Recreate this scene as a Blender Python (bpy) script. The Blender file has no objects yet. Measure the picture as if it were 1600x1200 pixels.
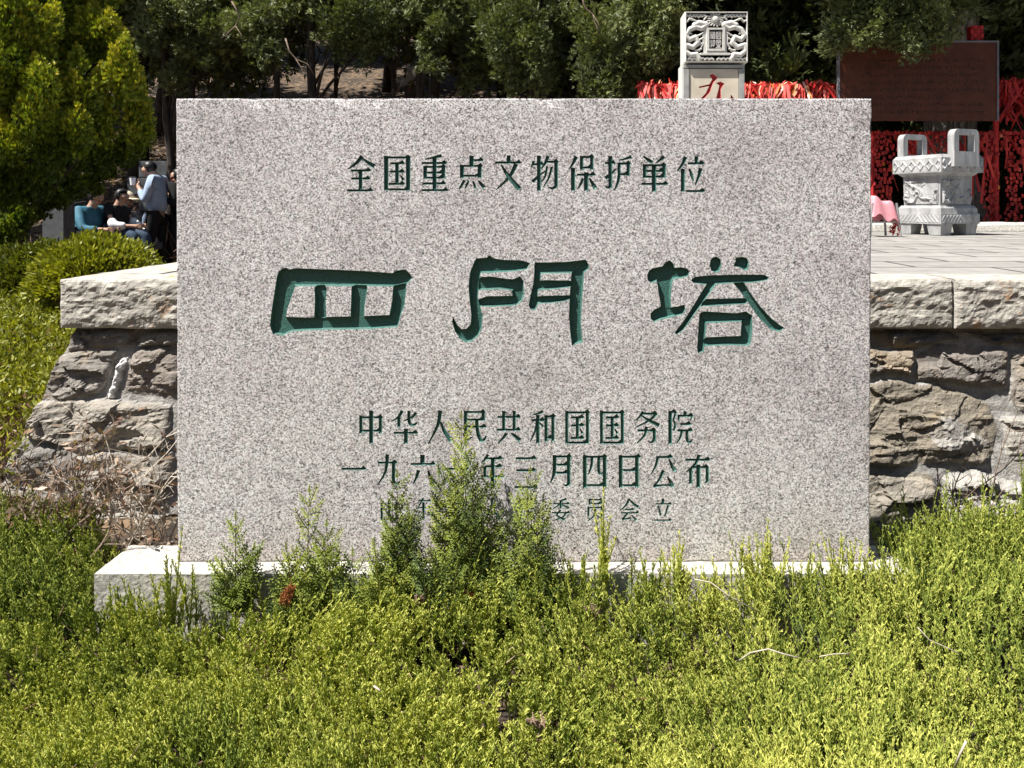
import bpy, bmesh, math
import numpy as np
from mathutils import Vector, Matrix
R = math.radians
SC = bpy.context.scene
COL = SC.collection
# ------------------------------------------------------------------ camera
F, HX, HY, CZ = 1250.0, 880.0, 320.0, 1.6          # focal length and horizon of a 1600x1200 frame, eye height
def P(px, py, Y):
    return ((px-HX)/F*Y, Y, CZ-(py-HY)/F*Y)
cam = bpy.data.cameras.new('camera')
cam.sensor_width = 36.0
cam.lens = 36.0*F/1600.0
cam.shift_x = (800-HX)/1600.0
cam.shift_y = -(600-HY)/1600.0
cam.clip_start = 0.05
cam.clip_end = 3000.0
camo = bpy.data.objects.new('camera', cam)
COL.objects.link(camo)
camo.location = (0, 0, CZ)
camo.rotation_euler = (R(90), 0, 0)
SC.camera = camo
# ------------------------------------------------------------------ light
SUN_EL = R(58.5)
SUN_H = Vector((-0.892, -0.452, 0)).normalized()     # horizontal direction towards the sun (left, in front of the slab)
sun_dir = Vector((SUN_H.x*math.cos(SUN_EL), SUN_H.y*math.cos(SUN_EL), math.sin(SUN_EL)))
sl = bpy.data.lights.new('sun', 'SUN')
sl.energy = 5.0
sl.angle = R(0.5)
sl.color = (1.0, 0.955, 0.88)
so = bpy.data.objects.new('sun', sl)
COL.objects.link(so)
so.rotation_euler = sun_dir.to_track_quat('Z', 'Y').to_euler()
so.location = (-6, -3, 14)
W = bpy.data.worlds.new('World')
SC.world = W
W.use_nodes = True
nt = W.node_tree
sky = nt.nodes.new('ShaderNodeTexSky')
sky.sky_type = 'NISHITA'
sky.sun_disc = False
sky.sun_elevation = SUN_EL
sky.sun_rotation = math.atan2(SUN_H.x, SUN_H.y)
bg = nt.nodes['Background']
bg.inputs['Strength'].default_value = 0.05
nt.links.new(sky.outputs['Color'], bg.inputs['Color'])
SC.view_settings.view_transform = 'Standard'
SC.view_settings.look = 'None'
SC.view_settings.exposure = 1.08
SC.view_settings.gamma = 1.0
try:
    SC.cycles.max_bounces = 6
    SC.cycles.diffuse_bounces = 3
    SC.cycles.transmission_bounces = 3
    SC.cycles.caustics_reflective = False
    SC.cycles.caustics_refractive = False
except Exception:
    pass

# ------------------------------------------------------------------ helpers
def link(o, parent=None):
    COL.objects.link(o)
    if parent is not None:
        o.parent = parent
    return o
def tag(o, label=None, cat=None, group=None, kind=None):
    if label: o['label'] = label
    if cat: o['category'] = cat
    if group: o['group'] = group
    if kind: o['kind'] = kind
    return o
def thing(name, label, cat, group=None, loc=(0, 0, 0), rz=0.0):
    o = bpy.data.objects.new(name, None)
    o.empty_display_size = 0.1
    o.location = loc
    o.rotation_euler = (0, 0, rz)
    link(o)
    return tag(o, label, cat, group)
def local(o, parent):
    """object whose mesh is in world coordinates, put under a parent standing elsewhere"""
    if parent is not None:
        m = Matrix.Translation(parent.location) @ parent.rotation_euler.to_matrix().to_4x4()
        o.data.transform(m.inverted())
        o.parent = parent
    return o
def new_mesh(name, verts, faces, mats, parent=None, attrs=None, smooth=False, fmat=None, world=False):
    """verts (N,3), faces (M,k) all the same size, or a list of such arrays"""
    me = bpy.data.meshes.new(name)
    verts = np.asarray(verts, dtype=np.float32)
    fl = faces if isinstance(faces, list) else [faces]
    fl = [np.asarray(f, dtype=np.int32) for f in fl if len(f)]
    me.vertices.add(len(verts))
    me.vertices.foreach_set('co', verts.ravel())
    loops = np.concatenate([f.ravel() for f in fl])
    tot = np.concatenate([np.full(len(f), f.shape[1], dtype=np.int32) for f in fl])
    start = np.concatenate([[0], np.cumsum(tot)[:-1]]).astype(np.int32)
    me.loops.add(len(loops))
    me.loops.foreach_set('vertex_index', loops)
    me.polygons.add(len(tot))
    me.polygons.foreach_set('loop_start', start)
    try:
        me.polygons.foreach_set('loop_total', tot)
    except Exception:
        pass
    me.update(calc_edges=True)
    for m in (mats if isinstance(mats, (list, tuple)) else [mats]):
        me.materials.append(m)
    if fmat is not None:
        me.polygons.foreach_set('material_index', np.asarray(fmat, dtype=np.int32))
    if attrs:
        for k, v in attrs.items():
            v = np.asarray(v, dtype=np.float32)
            if v.ndim == 1:
                a = me.attributes.new(k, 'FLOAT', 'POINT')
                a.data.foreach_set('value', v)
            else:
                a = me.attributes.new(k, 'FLOAT_COLOR', 'POINT')
                if v.shape[1] == 3:
                    v = np.concatenate([v, np.ones((len(v), 1), dtype=np.float32)], 1)
                a.data.foreach_set('color', v.ravel())
    me.polygons.foreach_set('use_smooth', np.full(len(tot), bool(smooth)))
    me.validate()
    o = bpy.data.objects.new(name, me)
    link(o)
    if parent is not None:
        local(o, parent) if world else setattr(o, 'parent', parent)
    return o
def bm_obj(name, bm, mat, parent=None, smooth=False, world=False, bevel=0.0, seg=2):
    if bevel > 0:
        bmesh.ops.bevel(bm, geom=[e for e in bm.edges if e.calc_face_angle(0) > 0.5], offset=bevel, segments=seg, affect='EDGES', profile=0.7)
    bmesh.ops.recalc_face_normals(bm, faces=bm.faces)
    me = bpy.data.meshes.new(name)
    bm.to_mesh(me)
    bm.free()
    for m in (mat if isinstance(mat, (list, tuple)) else [mat]):
        me.materials.append(m)
    for p in me.polygons:
        p.use_smooth = smooth
    o = bpy.data.objects.new(name, me)
    link(o)
    if parent is not None:
        local(o, parent) if world else setattr(o, 'parent', parent)
    return o
def box(bm, c, s, M=None):
    r = bmesh.ops.create_cube(bm, size=1.0)
    for v in r['verts']:
        v.co = Vector((v.co.x*s[0]+c[0], v.co.y*s[1]+c[1], v.co.z*s[2]+c[2]))
        if M is not None:
            v.co = M @ v.co
    return r['verts']
def frustum(bm, z0, z1, a0, b0, a1, b1):
    """box with different half sizes at bottom and top"""
    v = [bm.verts.new((sx*a, sy*b, z)) for z, a, b in ((z0, a0, b0), (z1, a1, b1)) for sx, sy in ((-1, -1), (1, -1), (1, 1), (-1, 1))]
    for q in ((0, 1, 2, 3), (4, 5, 6, 7), (0, 1, 5, 4), (1, 2, 6, 5), (2, 3, 7, 6), (3, 0, 4, 7)):
        bm.faces.new([v[i] for i in q])
    return v
def tube(bm, pts, rad, n=8, cap=True):
    pts = [Vector(p) for p in pts]
    rings = []
    up = Vector((0.13, 0.21, 1)).normalized()
    for i, p in enumerate(pts):
        d = (pts[min(i+1, len(pts)-1)]-pts[max(i-1, 0)]).normalized()
        a = d.cross(up)
        if a.length < 1e-3:
            a = d.cross(Vector((1, 0, 0)))
        a.normalize()
        b = d.cross(a)
        r = rad[i] if hasattr(rad, '__len__') else rad
        rings.append([bm.verts.new(p+(a*math.cos(2*math.pi*k/n)+b*math.sin(2*math.pi*k/n))*r) for k in range(n)])
    for r0, r1 in zip(rings, rings[1:]):
        for k in range(n):
            bm.faces.new((r0[k], r0[(k+1) % n], r1[(k+1) % n], r1[k]))
    if cap:
        bm.faces.new(rings[0])
        bm.faces.new(rings[-1])
def lathe(bm, prof, n=16, c=(0, 0, 0)):
    rings = [[bm.verts.new((c[0]+r*math.cos(2*math.pi*k/n), c[1]+r*math.sin(2*math.pi*k/n), c[2]+z)) for k in range(n)] for r, z in prof]
    for r0, r1 in zip(rings, rings[1:]):
        for k in range(n):
            bm.faces.new((r0[k], r0[(k+1) % n], r1[(k+1) % n], r1[k]))
    bm.faces.new(rings[0])
    bm.faces.new(rings[-1])

# ---- numpy noise
def hash2(ix, iy, seed):
    h = (ix.astype(np.int64)*374761393 + iy.astype(np.int64)*668265263 + seed*1442695041) & 0xffffffff
    h = ((h ^ (h >> 13))*1274126177) & 0xffffffff
    h = (h ^ (h >> 16)) & 0xffffffff
    return h/4294967295.0
def vnoise(x, y, seed=0):
    x = np.asarray(x, dtype=np.float64); y = np.asarray(y, dtype=np.float64)
    ix = np.floor(x); iy = np.floor(y)
    fx = x-ix; fy = y-iy
    fx = fx*fx*(3-2*fx); fy = fy*fy*(3-2*fy)
    a = hash2(ix, iy, seed); b = hash2(ix+1, iy, seed); c = hash2(ix, iy+1, seed); d = hash2(ix+1, iy+1, seed)
    return (a*(1-fx)+b*fx)*(1-fy)+(c*(1-fx)+d*fx)*fy
def fbm(x, y, seed=0, octv=4, gain=0.5):
    s = 0; a = 1; t = 0
    for i in range(octv):
        s = s+a*vnoise(x*2**i, y*2**i, seed+i*17); t += a; a *= gain
    return s/t
def ridged(x, y, seed=0, octv=4):
    s = 0; a = 1; t = 0
    for i in range(octv):
        s = s+a*(1-np.abs(2*vnoise(x*2**i, y*2**i, seed+i*31)-1)); t += a; a *= 0.5
    return s/t
def norm(v):
    return v/np.maximum(np.linalg.norm(v, axis=-1, keepdims=True), 1e-9)

# ---- clouds of small plant pieces, built as arrays
class Cloud:
    def __init__(self):
        self.v = []; self.f = []; self.t = []; self.n = 0
    def add(self, v, f, tone):
        self.v.append(v); self.f.append(f+self.n); self.t.append(tone); self.n += len(v)
    def twigs(self, p0, p1, r0, r1, tone, n=3):
        """tapered n-sided twigs from p0 to p1; tone per twig at p0 and p1 (N,2) or (N,)"""
        p0 = np.asarray(p0, float); p1 = np.asarray(p1, float); N = len(p0)
        if N == 0: return
        d = norm(p1-p0)
        ref = np.where(np.abs(d[:, 2:3]) < 0.9, np.array([[0, 0, 1.0]]), np.array([[1.0, 0, 0]]))
        a = norm(np.cross(d, ref)); b = np.cross(d, a)
        r0 = np.broadcast_to(np.asarray(r0, float), (N,)); r1 = np.broadcast_to(np.asarray(r1, float), (N,))
        vs = []
        for p, r in ((p0, r0), (p1, r1)):
            for k in range(n):
                an = 2*math.pi*k/n+0.6
                vs.append(p+(a*math.cos(an)+b*math.sin(an))*r[:, None])
        V = np.stack(vs, 1).reshape(-1, 3)
        base = np.arange(N)[:, None]*(2*n)
        q = np.array([[k, (k+1) % n, n+(k+1) % n, n+k] for k in range(n)])
        Fq = (base[:, None, :]+q[None]).reshape(-1, 4)
        tone = np.asarray(tone, float)
        if tone.ndim == 1:
            T = np.repeat(tone, 2*n)
        else:
            T = np.concatenate([np.repeat(tone[:, :1], n, 1), np.repeat(tone[:, 1:], n, 1)], 1).ravel()
        self.add(V, Fq, T)
    def blades(self, p, d, side, length, width, tone, bend=None):
        """leaf quads (kite shapes)"""
        N = len(p)
        if N == 0: return
        length = np.broadcast_to(np.asarray(length, float), (N,))[:, None]
        width = np.broadcast_to(np.asarray(width, float), (N,))[:, None]
        mid = p+d*length*0.5
        if bend is not None:
            mid = mid+bend
        V = np.stack([p, mid-side*width*0.5, p+d*length, mid+side*width*0.5], 1).reshape(-1, 3)
        Fq = np.arange(N)[:, None]*4+np.arange(4)[None]
        self.add(V, Fq, np.repeat(np.asarray(tone, float), 4))
    def fans(self, rng, c, d, size, nb=5, spread=0.9, width=0.22, tone=None, jit=0.25):
        """flat sprays: nb blades fanned round direction d, in a random plane holding d"""
        N = len(c)
        if N == 0: return
        d = norm(d)
        rv = rng.normal(size=(N, 3))
        s = norm(np.cross(d, rv))
        nrm = np.cross(d, s)
        size = np.broadcast_to(np.asarray(size, float), (N,))
        if tone is None:
            tone = rng.random(N)
        for k in range(nb):
            a = (k/(nb-1)-0.5)*2*spread if nb > 1 else 0
            a = a+rng.normal(size=N)*0.12
            dd = norm(d*np.cos(a)[:, None]+s*np.sin(a)[:, None]+nrm*rng.normal(size=(N, 1))*jit)
            ss = norm(np.cross(dd, nrm)+nrm*rng.normal(size=(N, 1))*0.5)
            st = c+d*(size*0.18*abs(k-(nb-1)/2)/max(nb, 1))[:, None]
            L = size*(0.65+0.35*rng.random(N))*(1-0.25*abs(k-(nb-1)/2)/max((nb-1)/2, 1))
            self.blades(st, dd, ss, L, L*width*2, np.clip(tone+rng.normal(size=N)*0.08, 0, 1))
    def build(self, name, mat, parent=None, world=True, smooth=False):
        return new_mesh(name, np.concatenate(self.v), np.concatenate(self.f), mat, parent, {'tone': np.concatenate(self.t)}, smooth, world=world)

# ------------------------------------------------------------------ materials
def mat_new(name):
    m = bpy.data.materials.new(name)
    m.use_nodes = True
    t = m.node_tree
    return m, t, t.nodes['Principled BSDF']
def N_(t, kind, **kw):
    n = t.nodes.new(kind)
    for k, v in kw.items():
        if k in n.inputs:
            n.inputs[k].default_value = v
        else:
            setattr(n, k, v)
    return n
def ramp(t, fac, stops, interp='LINEAR'):
    r = t.nodes.new('ShaderNodeValToRGB')
    r.color_ramp.interpolation = interp
    e = r.color_ramp.elements
    while len(e) > 1:
        e.remove(e[-1])
    e[0].position = stops[0][0]
    e[0].color = (*stops[0][1], 1)
    for p, c in stops[1:]:
        x = e.new(p); x.color = (*c, 1)
    t.links.new(fac, r.inputs['Fac'])
    return r.outputs['Color']
def mixc(t, fac, a, b, mode='MIX'):
    m = t.nodes.new('ShaderNodeMix')
    m.data_type = 'RGBA'; m.blend_type = mode
    for s, v in (('Factor', fac), ('A', a), ('B', b)):
        i = [q for q in m.inputs if q.name == s and (q.type == 'RGBA' if s in 'AB' else q.type == 'VALUE')][0]
        if hasattr(v, 'is_output'):
            t.links.new(v, i)
        elif s == 'Factor':
            i.default_value = v
        else:
            i.default_value = (*v, 1)
    return [q for q in m.outputs if q.type == 'RGBA'][0]
def coords(t, scale=(1, 1, 1), rot=(0, 0, 0)):
    tc = t.nodes.new('ShaderNodeTexCoord')
    mp = t.nodes.new('ShaderNodeMapping')
    mp.inputs['Scale'].default_value = scale
    mp.inputs['Rotation'].default_value = rot
    t.links.new(tc.outputs['Object'], mp.inputs['Vector'])
    return mp.outputs['Vector']
def noise(t, vec, scale, detail=4, rough=0.55, dist=0.0):
    n = t.nodes.new('ShaderNodeTexNoise')
    n.inputs['Scale'].default_value = scale
    n.inputs['Detail'].default_value = detail
    n.inputs['Roughness'].default_value = rough
    n.inputs['Distortion'].default_value = dist
    t.links.new(vec, n.inputs['Vector'])
    return n.outputs['Fac']
def voro(t, vec, scale, feature='F1', out='Color'):
    n = t.nodes.new('ShaderNodeTexVoronoi')
    n.feature = feature
    n.inputs['Scale'].default_value = scale
    t.links.new(vec, n.inputs['Vector'])
    return n.outputs[out]
def sep(t, col, ch='Red'):
    s = t.nodes.new('ShaderNodeSeparateColor')
    t.links.new(col, s.inputs['Color'])
    return s.outputs[ch]
def math_(t, op, a, b=None):
    m = t.nodes.new('ShaderNodeMath'); m.operation = op
    for i, v in enumerate((a, b)):
        if v is None: continue
        if hasattr(v, 'is_output'): t.links.new(v, m.inputs[i])
        else: m.inputs[i].default_value = v
    return m.outputs[0]
def bump(t, p, h, strength=0.3, dist=0.01):
    b = t.nodes.new('ShaderNodeBump')
    b.inputs['Strength'].default_value = strength
    b.inputs['Distance'].default_value = dist
    t.links.new(h, b.inputs['Height'])
    t.links.new(b.outputs['Normal'], p.inputs['Normal'])
def attr(t, name, out='Fac'):
    a = t.nodes.new('ShaderNodeAttribute'); a.attribute_name = name
    return a.outputs[out]
def simple(name, col, rough=0.6, nscale=20, var=0.25, bmp=0.0, metal=0.0, spec=0.4):
    m, t, p = mat_new(name)
    v = coords(t)
    n = noise(t, v, nscale, 5)
    c = ramp(t, n, [(0.3, tuple(x*(1-var) for x in col)), (0.7, tuple(min(1, x*(1+var)) for x in col))])
    t.links.new(c, p.inputs['Base Color'])
    p.inputs['Roughness'].default_value = rough
    p.inputs['Metallic'].default_value = metal
    p.inputs['Specular IOR Level'].default_value = spec
    if bmp: bump(t, p, n, bmp, 0.01)
    return m
def leaf(name, stops, trans=0.25, rough=0.5, spec=0.35):
    m, t, p = mat_new(name)
    c = ramp(t, attr(t, 'tone'), stops)
    t.links.new(c, p.inputs['Base Color'])
    p.inputs['Roughness'].default_value = rough
    p.inputs['Specular IOR Level'].default_value = spec
    tr = t.nodes.new('ShaderNodeBsdfTranslucent')
    c2 = mixc(t, 1.0, c, (1.3, 1.35, 0.6), 'MULTIPLY')
    t.links.new(c2, tr.inputs['Color'])
    mx = t.nodes.new('ShaderNodeMixShader')
    mx.inputs['Fac'].default_value = trans
    t.links.new(p.outputs['BSDF'], mx.inputs[1])
    t.links.new(tr.outputs['BSDF'], mx.inputs[2])
    t.links.new(mx.outputs['Shader'], t.nodes['Material Output'].inputs['Surface'])
    return m
def mat_granite():
    m, t, p = mat_new('granite')
    v = coords(t)
    g1 = sep(t, voro(t, v, 235))
    g2 = sep(t, voro(t, v, 400), 'Green')
    s = math_(t, 'ADD', math_(t, 'MULTIPLY', g1, 0.6), math_(t, 'MULTIPLY', g2, 0.4))
    s = math_(t, 'ADD', s, math_(t, 'MULTIPLY', math_(t, 'SUBTRACT', noise(t, v, 55, 4, 0.65), 0.5), 0.55))
    c = ramp(t, s, [(0.13, (0.04, 0.04, 0.04)), (0.24, (0.24, 0.236, 0.238)), (0.36, (0.42, 0.41, 0.415)), (0.52, (0.60, 0.59, 0.60)), (0.65, (0.79, 0.785, 0.795)), (0.82, (0.94, 0.94, 0.95))])
    pk = ramp(t, noise(t, v, 38, 3, 0.6), [(0.45, (1, 1, 1)), (0.64, (0.98, 0.925, 0.925))])
    c = mixc(t, 1.0, c, pk, 'MULTIPLY')
    big = ramp(t, noise(t, v, 2.1, 7, 0.7, 0.3), [(0.3, (0.75, 0.73, 0.73)), (0.5, (0.95, 0.935, 0.935)), (0.7, (1.05, 1.045, 1.04))])
    c = mixc(t, 1.0, c, big, 'MULTIPLY')
    drip = ramp(t, noise(t, coords(t, (9, 9, 0.55)), 1.6, 6, 0.7), [(0.52, (1, 1, 1)), (0.72, (0.84, 0.83, 0.82))])
    c = mixc(t, 1.0, c, drip, 'MULTIPLY')
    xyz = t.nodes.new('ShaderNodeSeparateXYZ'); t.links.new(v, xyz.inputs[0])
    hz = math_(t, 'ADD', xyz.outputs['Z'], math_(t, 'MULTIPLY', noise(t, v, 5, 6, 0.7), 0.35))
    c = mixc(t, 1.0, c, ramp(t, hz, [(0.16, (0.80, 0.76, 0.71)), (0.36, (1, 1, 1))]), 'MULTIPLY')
    t.links.new(c, p.inputs['Base Color'])
    p.inputs['Roughness'].default_value = 0.55
    p.inputs['Specular IOR Level'].default_value = 0.4
    bump(t, p, s, 0.08, 0.003)
    return m
def mat_green():
    m, t, p = mat_new('green_paint')
    v = coords(t)
    n = noise(t, v, 160, 4, 0.6)
    c = ramp(t, n, [(0.3, (0.026, 0.085, 0.072)), (0.7, (0.08, 0.21, 0.18))])
    t.links.new(c, p.inputs['Base Color'])
    p.inputs['Roughness'].default_value = 0.45
    bump(t, p, n, 0.5, 0.006)
    return m
def mat_rock():
    m, t, p = mat_new('rough_stone')
    v = coords(t)
    base = attr(t, 'stone', 'Color')
    vs = coords(t, (1.0, 1.0, 3.5), (0, 0.15, 0))
    n1 = noise(t, vs, 9, 8, 0.62, 0.6)
    c = mixc(t, 1.0, base, ramp(t, n1, [(0.25, (0.53, 0.535, 0.55)), (0.5, (0.89, 0.90, 0.92)), (0.75, (1.25, 1.24, 1.22))]), 'MULTIPLY')
    n2 = noise(t, v, 90, 6, 0.7)
    c = mixc(t, 1.0, c, ramp(t, n2, [(0.3, (0.72, 0.72, 0.72)), (0.7, (1.22, 1.22, 1.22))]), 'MULTIPLY')
    n3 = noise(t, v, 3.3, 5, 0.6, 1.0)
    c = mixc(t, ramp(t, n3, [(0.56, (0, 0, 0)), (0.72, (0.55, 0.55, 0.55))]), c, (0.34, 0.25, 0.15))
    t.links.new(c, p.inputs['Base Color'])
    p.inputs['Roughness'].default_value = 0.85
    p.inputs['Specular IOR Level'].default_value = 0.25
    h = math_(t, 'ADD', math_(t, 'MULTIPLY', n1, 0.6), math_(t, 'MULTIPLY', n2, 0.5))
    bump(t, p, h, 0.8, 0.025)
    return m
def mat_cap():
    m, t, p = mat_new('cap_limestone')
    v = coords(t)
    vs = coords(t, (1, 1, 2.6))
    n1 = noise(t, vs, 12, 8, 0.65, 0.4)
    c = ramp(t, n1, [(0.28, (0.25, 0.235, 0.21)), (0.48, (0.42, 0.395, 0.355)), (0.7, (0.56, 0.535, 0.48))])
    n2 = noise(t, v, 120, 5, 0.7)
    c = mixc(t, 1.0, c, ramp(t, n2, [(0.3, (0.75, 0.75, 0.75)), (0.7, (1.2, 1.2, 1.2))]), 'MULTIPLY')
    n3 = noise(t, v, 7, 6, 0.65, 0.8)
    c = mixc(t, ramp(t, n3, [(0.58, (0, 0, 0)), (0.68, (0.75, 0.75, 0.75))]), c, (0.46, 0.27, 0.13))
    n4 = noise(t, v, 4.3, 6, 0.6, 0.5)
    c = mixc(t, ramp(t, n4, [(0.55, (0, 0, 0)), (0.75, (0.6, 0.6, 0.6))]), c, (0.22, 0.205, 0.18))
    t.links.new(c, p.inputs['Base Color'])
    p.inputs['Roughness'].default_value = 0.85
    p.inputs['Specular IOR Level'].default_value = 0.25
    bump(t, p, math_(t, 'ADD', n1, math_(t, 'MULTIPLY', n2, 0.6)), 0.5, 0.012)
    return m
def mat_paving():
    m, t, p = mat_new('paving_stone')
    v = coords(t)
    b = t.nodes.new('ShaderNodeTexBrick')
    b.inputs['Scale'].default_value = 1.0
    b.inputs['Brick Width'].default_value = 0.82
    b.inputs['Row Height'].default_value = 0.46
    b.inputs['Mortar Size'].default_value = 0.017
    b.inputs['Color1'].default_value = (0.245, 0.238, 0.228, 1)
    b.inputs['Color2'].default_value = (0.30, 0.293, 0.28, 1)
    b.inputs['Mortar'].default_value = (0.07, 0.068, 0.065, 1)
    wob = t.nodes.new('ShaderNodeVectorMath'); wob.operation = 'MULTIPLY_ADD'
    nn = t.nodes.new('ShaderNodeTexNoise'); nn.inputs['Scale'].default_value = 2.0
    t.links.new(v, nn.inputs['Vector'])
    t.links.new(nn.outputs['Color'], wob.inputs[0]); wob.inputs[1].default_value = (0.05, 0.05, 0); t.links.new(v, wob.inputs[2])
    t.links.new(wob.outputs[0], b.inputs['Vector'])
    n = noise(t, v, 6, 7, 0.65)
    c = mixc(t, 1.0, b.outputs['Color'], ramp(t, n, [(0.3, (0.74, 0.73, 0.72)), (0.7, (1.16, 1.15, 1.13))]), 'MULTIPLY')
    t.links.new(c, p.inputs['Base Color'])
    p.inputs['Roughness'].default_value = 0.8
    bump(t, p, math_(t, 'SUBTRACT', n, b.outputs['Fac']), 0.5, 0.01)
    return m
def mat_soil():
    m, t, p = mat_new('leaf_litter_soil')
    v = coords(t)
    n = noise(t, v, 2.2, 8, 0.7)
    w = sep(t, voro(t, v, 14), 'Green')
    s = math_(t, 'ADD', math_(t, 'MULTIPLY', n, 0.6), math_(t, 'MULTIPLY', w, 0.4))
    c = ramp(t, s, [(0.28, (0.022, 0.016, 0.011)), (0.48, (0.06, 0.042, 0.028)), (0.62, (0.12, 0.078, 0.046)), (0.8, (0.22, 0.15, 0.09))])
    t.links.new(c, p.inputs['Base Color'])
    p.inputs['Roughness'].default_value = 0.95
    bump(t, p, s, 0.8, 0.05)
    return m
def mat_bark(name, a, b):
    m, t, p = mat_new(name)
    v = coords(t, (1, 1, 0.16))
    n = noise(t, v, 26, 6, 0.65, 0.4)
    c = ramp(t, n, [(0.36, a), (0.6, b)])
    t.links.new(c, p.inputs['Base Color'])
    p.inputs['Roughness'].default_value = 0.95
    bump(t, p, n, 1.0, 0.03)
    return m
def mat_marble():
    m, t, p = mat_new('grey_marble')
    v = coords(t)
    n = noise(t, coords(t, (1, 1, 0.4)), 9, 7, 0.65, 0.8)
    c = ramp(t, n, [(0.25, (0.17, 0.172, 0.178)), (0.5, (0.33, 0.332, 0.338)), (0.72, (0.48, 0.48, 0.48))])
    c = mixc(t, ramp(t, noise(t, v, 5, 6, 0.7), [(0.5, (0, 0, 0)), (0.7, (0.6, 0.6, 0.6))]), c, (0.30, 0.29, 0.27))
    t.links.new(c, p.inputs['Base Color'])
    p.inputs['Roughness'].default_value = 0.6
    bump(t, p, n, 0.2, 0.01)
    return m
def mat_ribbon():
    m, t, p = mat_new('ribbon_cloth')
    c = ramp(t, attr(t, 'tone'), [(0.0, (0.30, 0.010, 0.010)), (0.45, (0.55, 0.022, 0.016)), (0.72, (0.62, 0.05, 0.03)), (0.82, (0.68, 0.20, 0.15)), (0.90, (0.60, 0.20, 0.02)), (1.0, (0.75, 0.62, 0.55))])
    t.links.new(c, p.inputs['Base Color'])
    p.inputs['Roughness'].default_value = 0.6
    return m
M = dict(
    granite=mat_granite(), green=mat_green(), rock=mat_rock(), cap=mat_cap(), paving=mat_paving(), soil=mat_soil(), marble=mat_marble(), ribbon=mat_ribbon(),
    plinth=simple('plinth_limestone', (0.42, 0.405, 0.37), 0.85, 42, 0.36, 0.7),
    bark_dark=mat_bark('dark_bark', (0.014, 0.011, 0.009), (0.060, 0.045, 0.034)),
    bark_pale=mat_bark('pale_ridged_bark', (0.05, 0.042, 0.036), (0.40, 0.36, 0.31)),
    twig=simple('twig_bark', (0.20, 0.145, 0.11), 0.9, 60, 0.4),
    twig_pale=simple('pale_dry_twig', (0.46, 0.40, 0.33), 0.85, 60, 0.3),
    stem=simple('young_stem', (0.30, 0.22, 0.10), 0.7, 60, 0.3),
    juniper=leaf('juniper_needles', [(0.0, (0.055, 0.09, 0.022)), (0.3, (0.135, 0.195, 0.038)), (0.6, (0.335, 0.39, 0.072)), (1.0, (0.68, 0.68, 0.18))], 0.2),
    sapling=leaf('cypress_sapling_sprays', [(0.0, (0.025, 0.045, 0.014)), (0.3, (0.13, 0.18, 0.036)), (0.65, (0.26, 0.32, 0.058)), (1.0, (0.42, 0.45, 0.09))], 0.22),
    golden=leaf('golden_arborvitae_sprays', [(0.0, (0.050, 0.09, 0.012)), (0.4, (0.18, 0.24, 0.022)), (0.75, (0.37, 0.39, 0.032)), (1.0, (0.52, 0.46, 0.05))], 0.25),
    cypress=leaf('cypress_sprays', [(0.0, (0.05, 0.068, 0.026)), (0.5, (0.14, 0.165, 0.058)), (1.0, (0.28, 0.30, 0.11))], 0.2),
    hedge=leaf('hedge_leaves', [(0.0, (0.07, 0.085, 0.014)), (0.5, (0.20, 0.215, 0.020)), (1.0, (0.34, 0.33, 0.030))], 0.25),
    dead=leaf('dead_leaves', [(0.0, (0.10, 0.055, 0.035)), (0.5, (0.24, 0.14, 0.09)), (1.0, (0.42, 0.33, 0.25))], 0.15),
    rust=leaf('rusty_dead_spray', [(0.0, (0.28, 0.09, 0.03)), (1.0, (0.48, 0.18, 0.07))], 0.15),
    board=simple('brown_board_paint', (0.085, 0.021, 0.008), 0.55, 5, 0.3),
    board_text=simple('board_lettering', (0.045, 0.020, 0.012), 0.6, 5, 0.1),
    metal=simple('grey_metal', (0.42, 0.42, 0.41), 0.45, 8, 0.2, 0, 0.6),
    white_stone=simple('white_carved_stone', (0.60, 0.585, 0.545), 0.8, 25, 0.1, 0.15),
    panel_stone=simple('cream_panel_stone', (0.60, 0.53, 0.42), 0.75, 7, 0.14),
    grey_stone=simple('grey_carved_stone', (0.34, 0.34, 0.33), 0.8, 12, 0.2, 0.3),
    shade_stone=simple('shaded_grey_block', (0.085, 0.09, 0.096), 0.9, 9, 0.35, 0.4),  # grey stone as it looks in shade, darkened in the colour
    dark_stone=simple('dark_recess_paint', (0.035, 0.035, 0.035), 0.8, 12, 0.2),
    red_paint=simple('red_inscription_paint', (0.50, 0.055, 0.055), 0.5, 30, 0.2),
    skin=simple('skin', (0.45, 0.27, 0.19), 0.55, 20, 0.08), hair=simple('black_hair', (0.012, 0.011, 0.011), 0.45, 60, 0.3),
    blue_cloth=simple('pale_blue_sweatshirt', (0.30, 0.375, 0.50), 0.85, 12, 0.12, 0.3), black_cloth=simple('black_cloth', (0.006, 0.006, 0.007), 0.85, 12, 0.3, 0.3),
    white_cloth=simple('white_cloth', (0.74, 0.74, 0.76), 0.85, 12, 0.08, 0.3), teal_cloth=simple('teal_jacket_cloth', (0.04, 0.15, 0.215), 0.7, 12, 0.25, 0.4),
    denim=simple('dark_denim', (0.035, 0.06, 0.10), 0.85, 20, 0.3, 0.3), cream_cloth=simple('cream_cloth', (0.60, 0.52, 0.38), 0.85, 12, 0.1, 0.3), grey_cloth=simple('grey_cloth', (0.16, 0.16, 0.18), 0.85, 12, 0.2, 0.3),
    pink=simple('pink_cloth', (0.72, 0.30, 0.34), 0.7, 15, 0.1, 0.2), red=simple('red_cloth', (0.55, 0.03, 0.03), 0.6, 15, 0.15),
)
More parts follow.
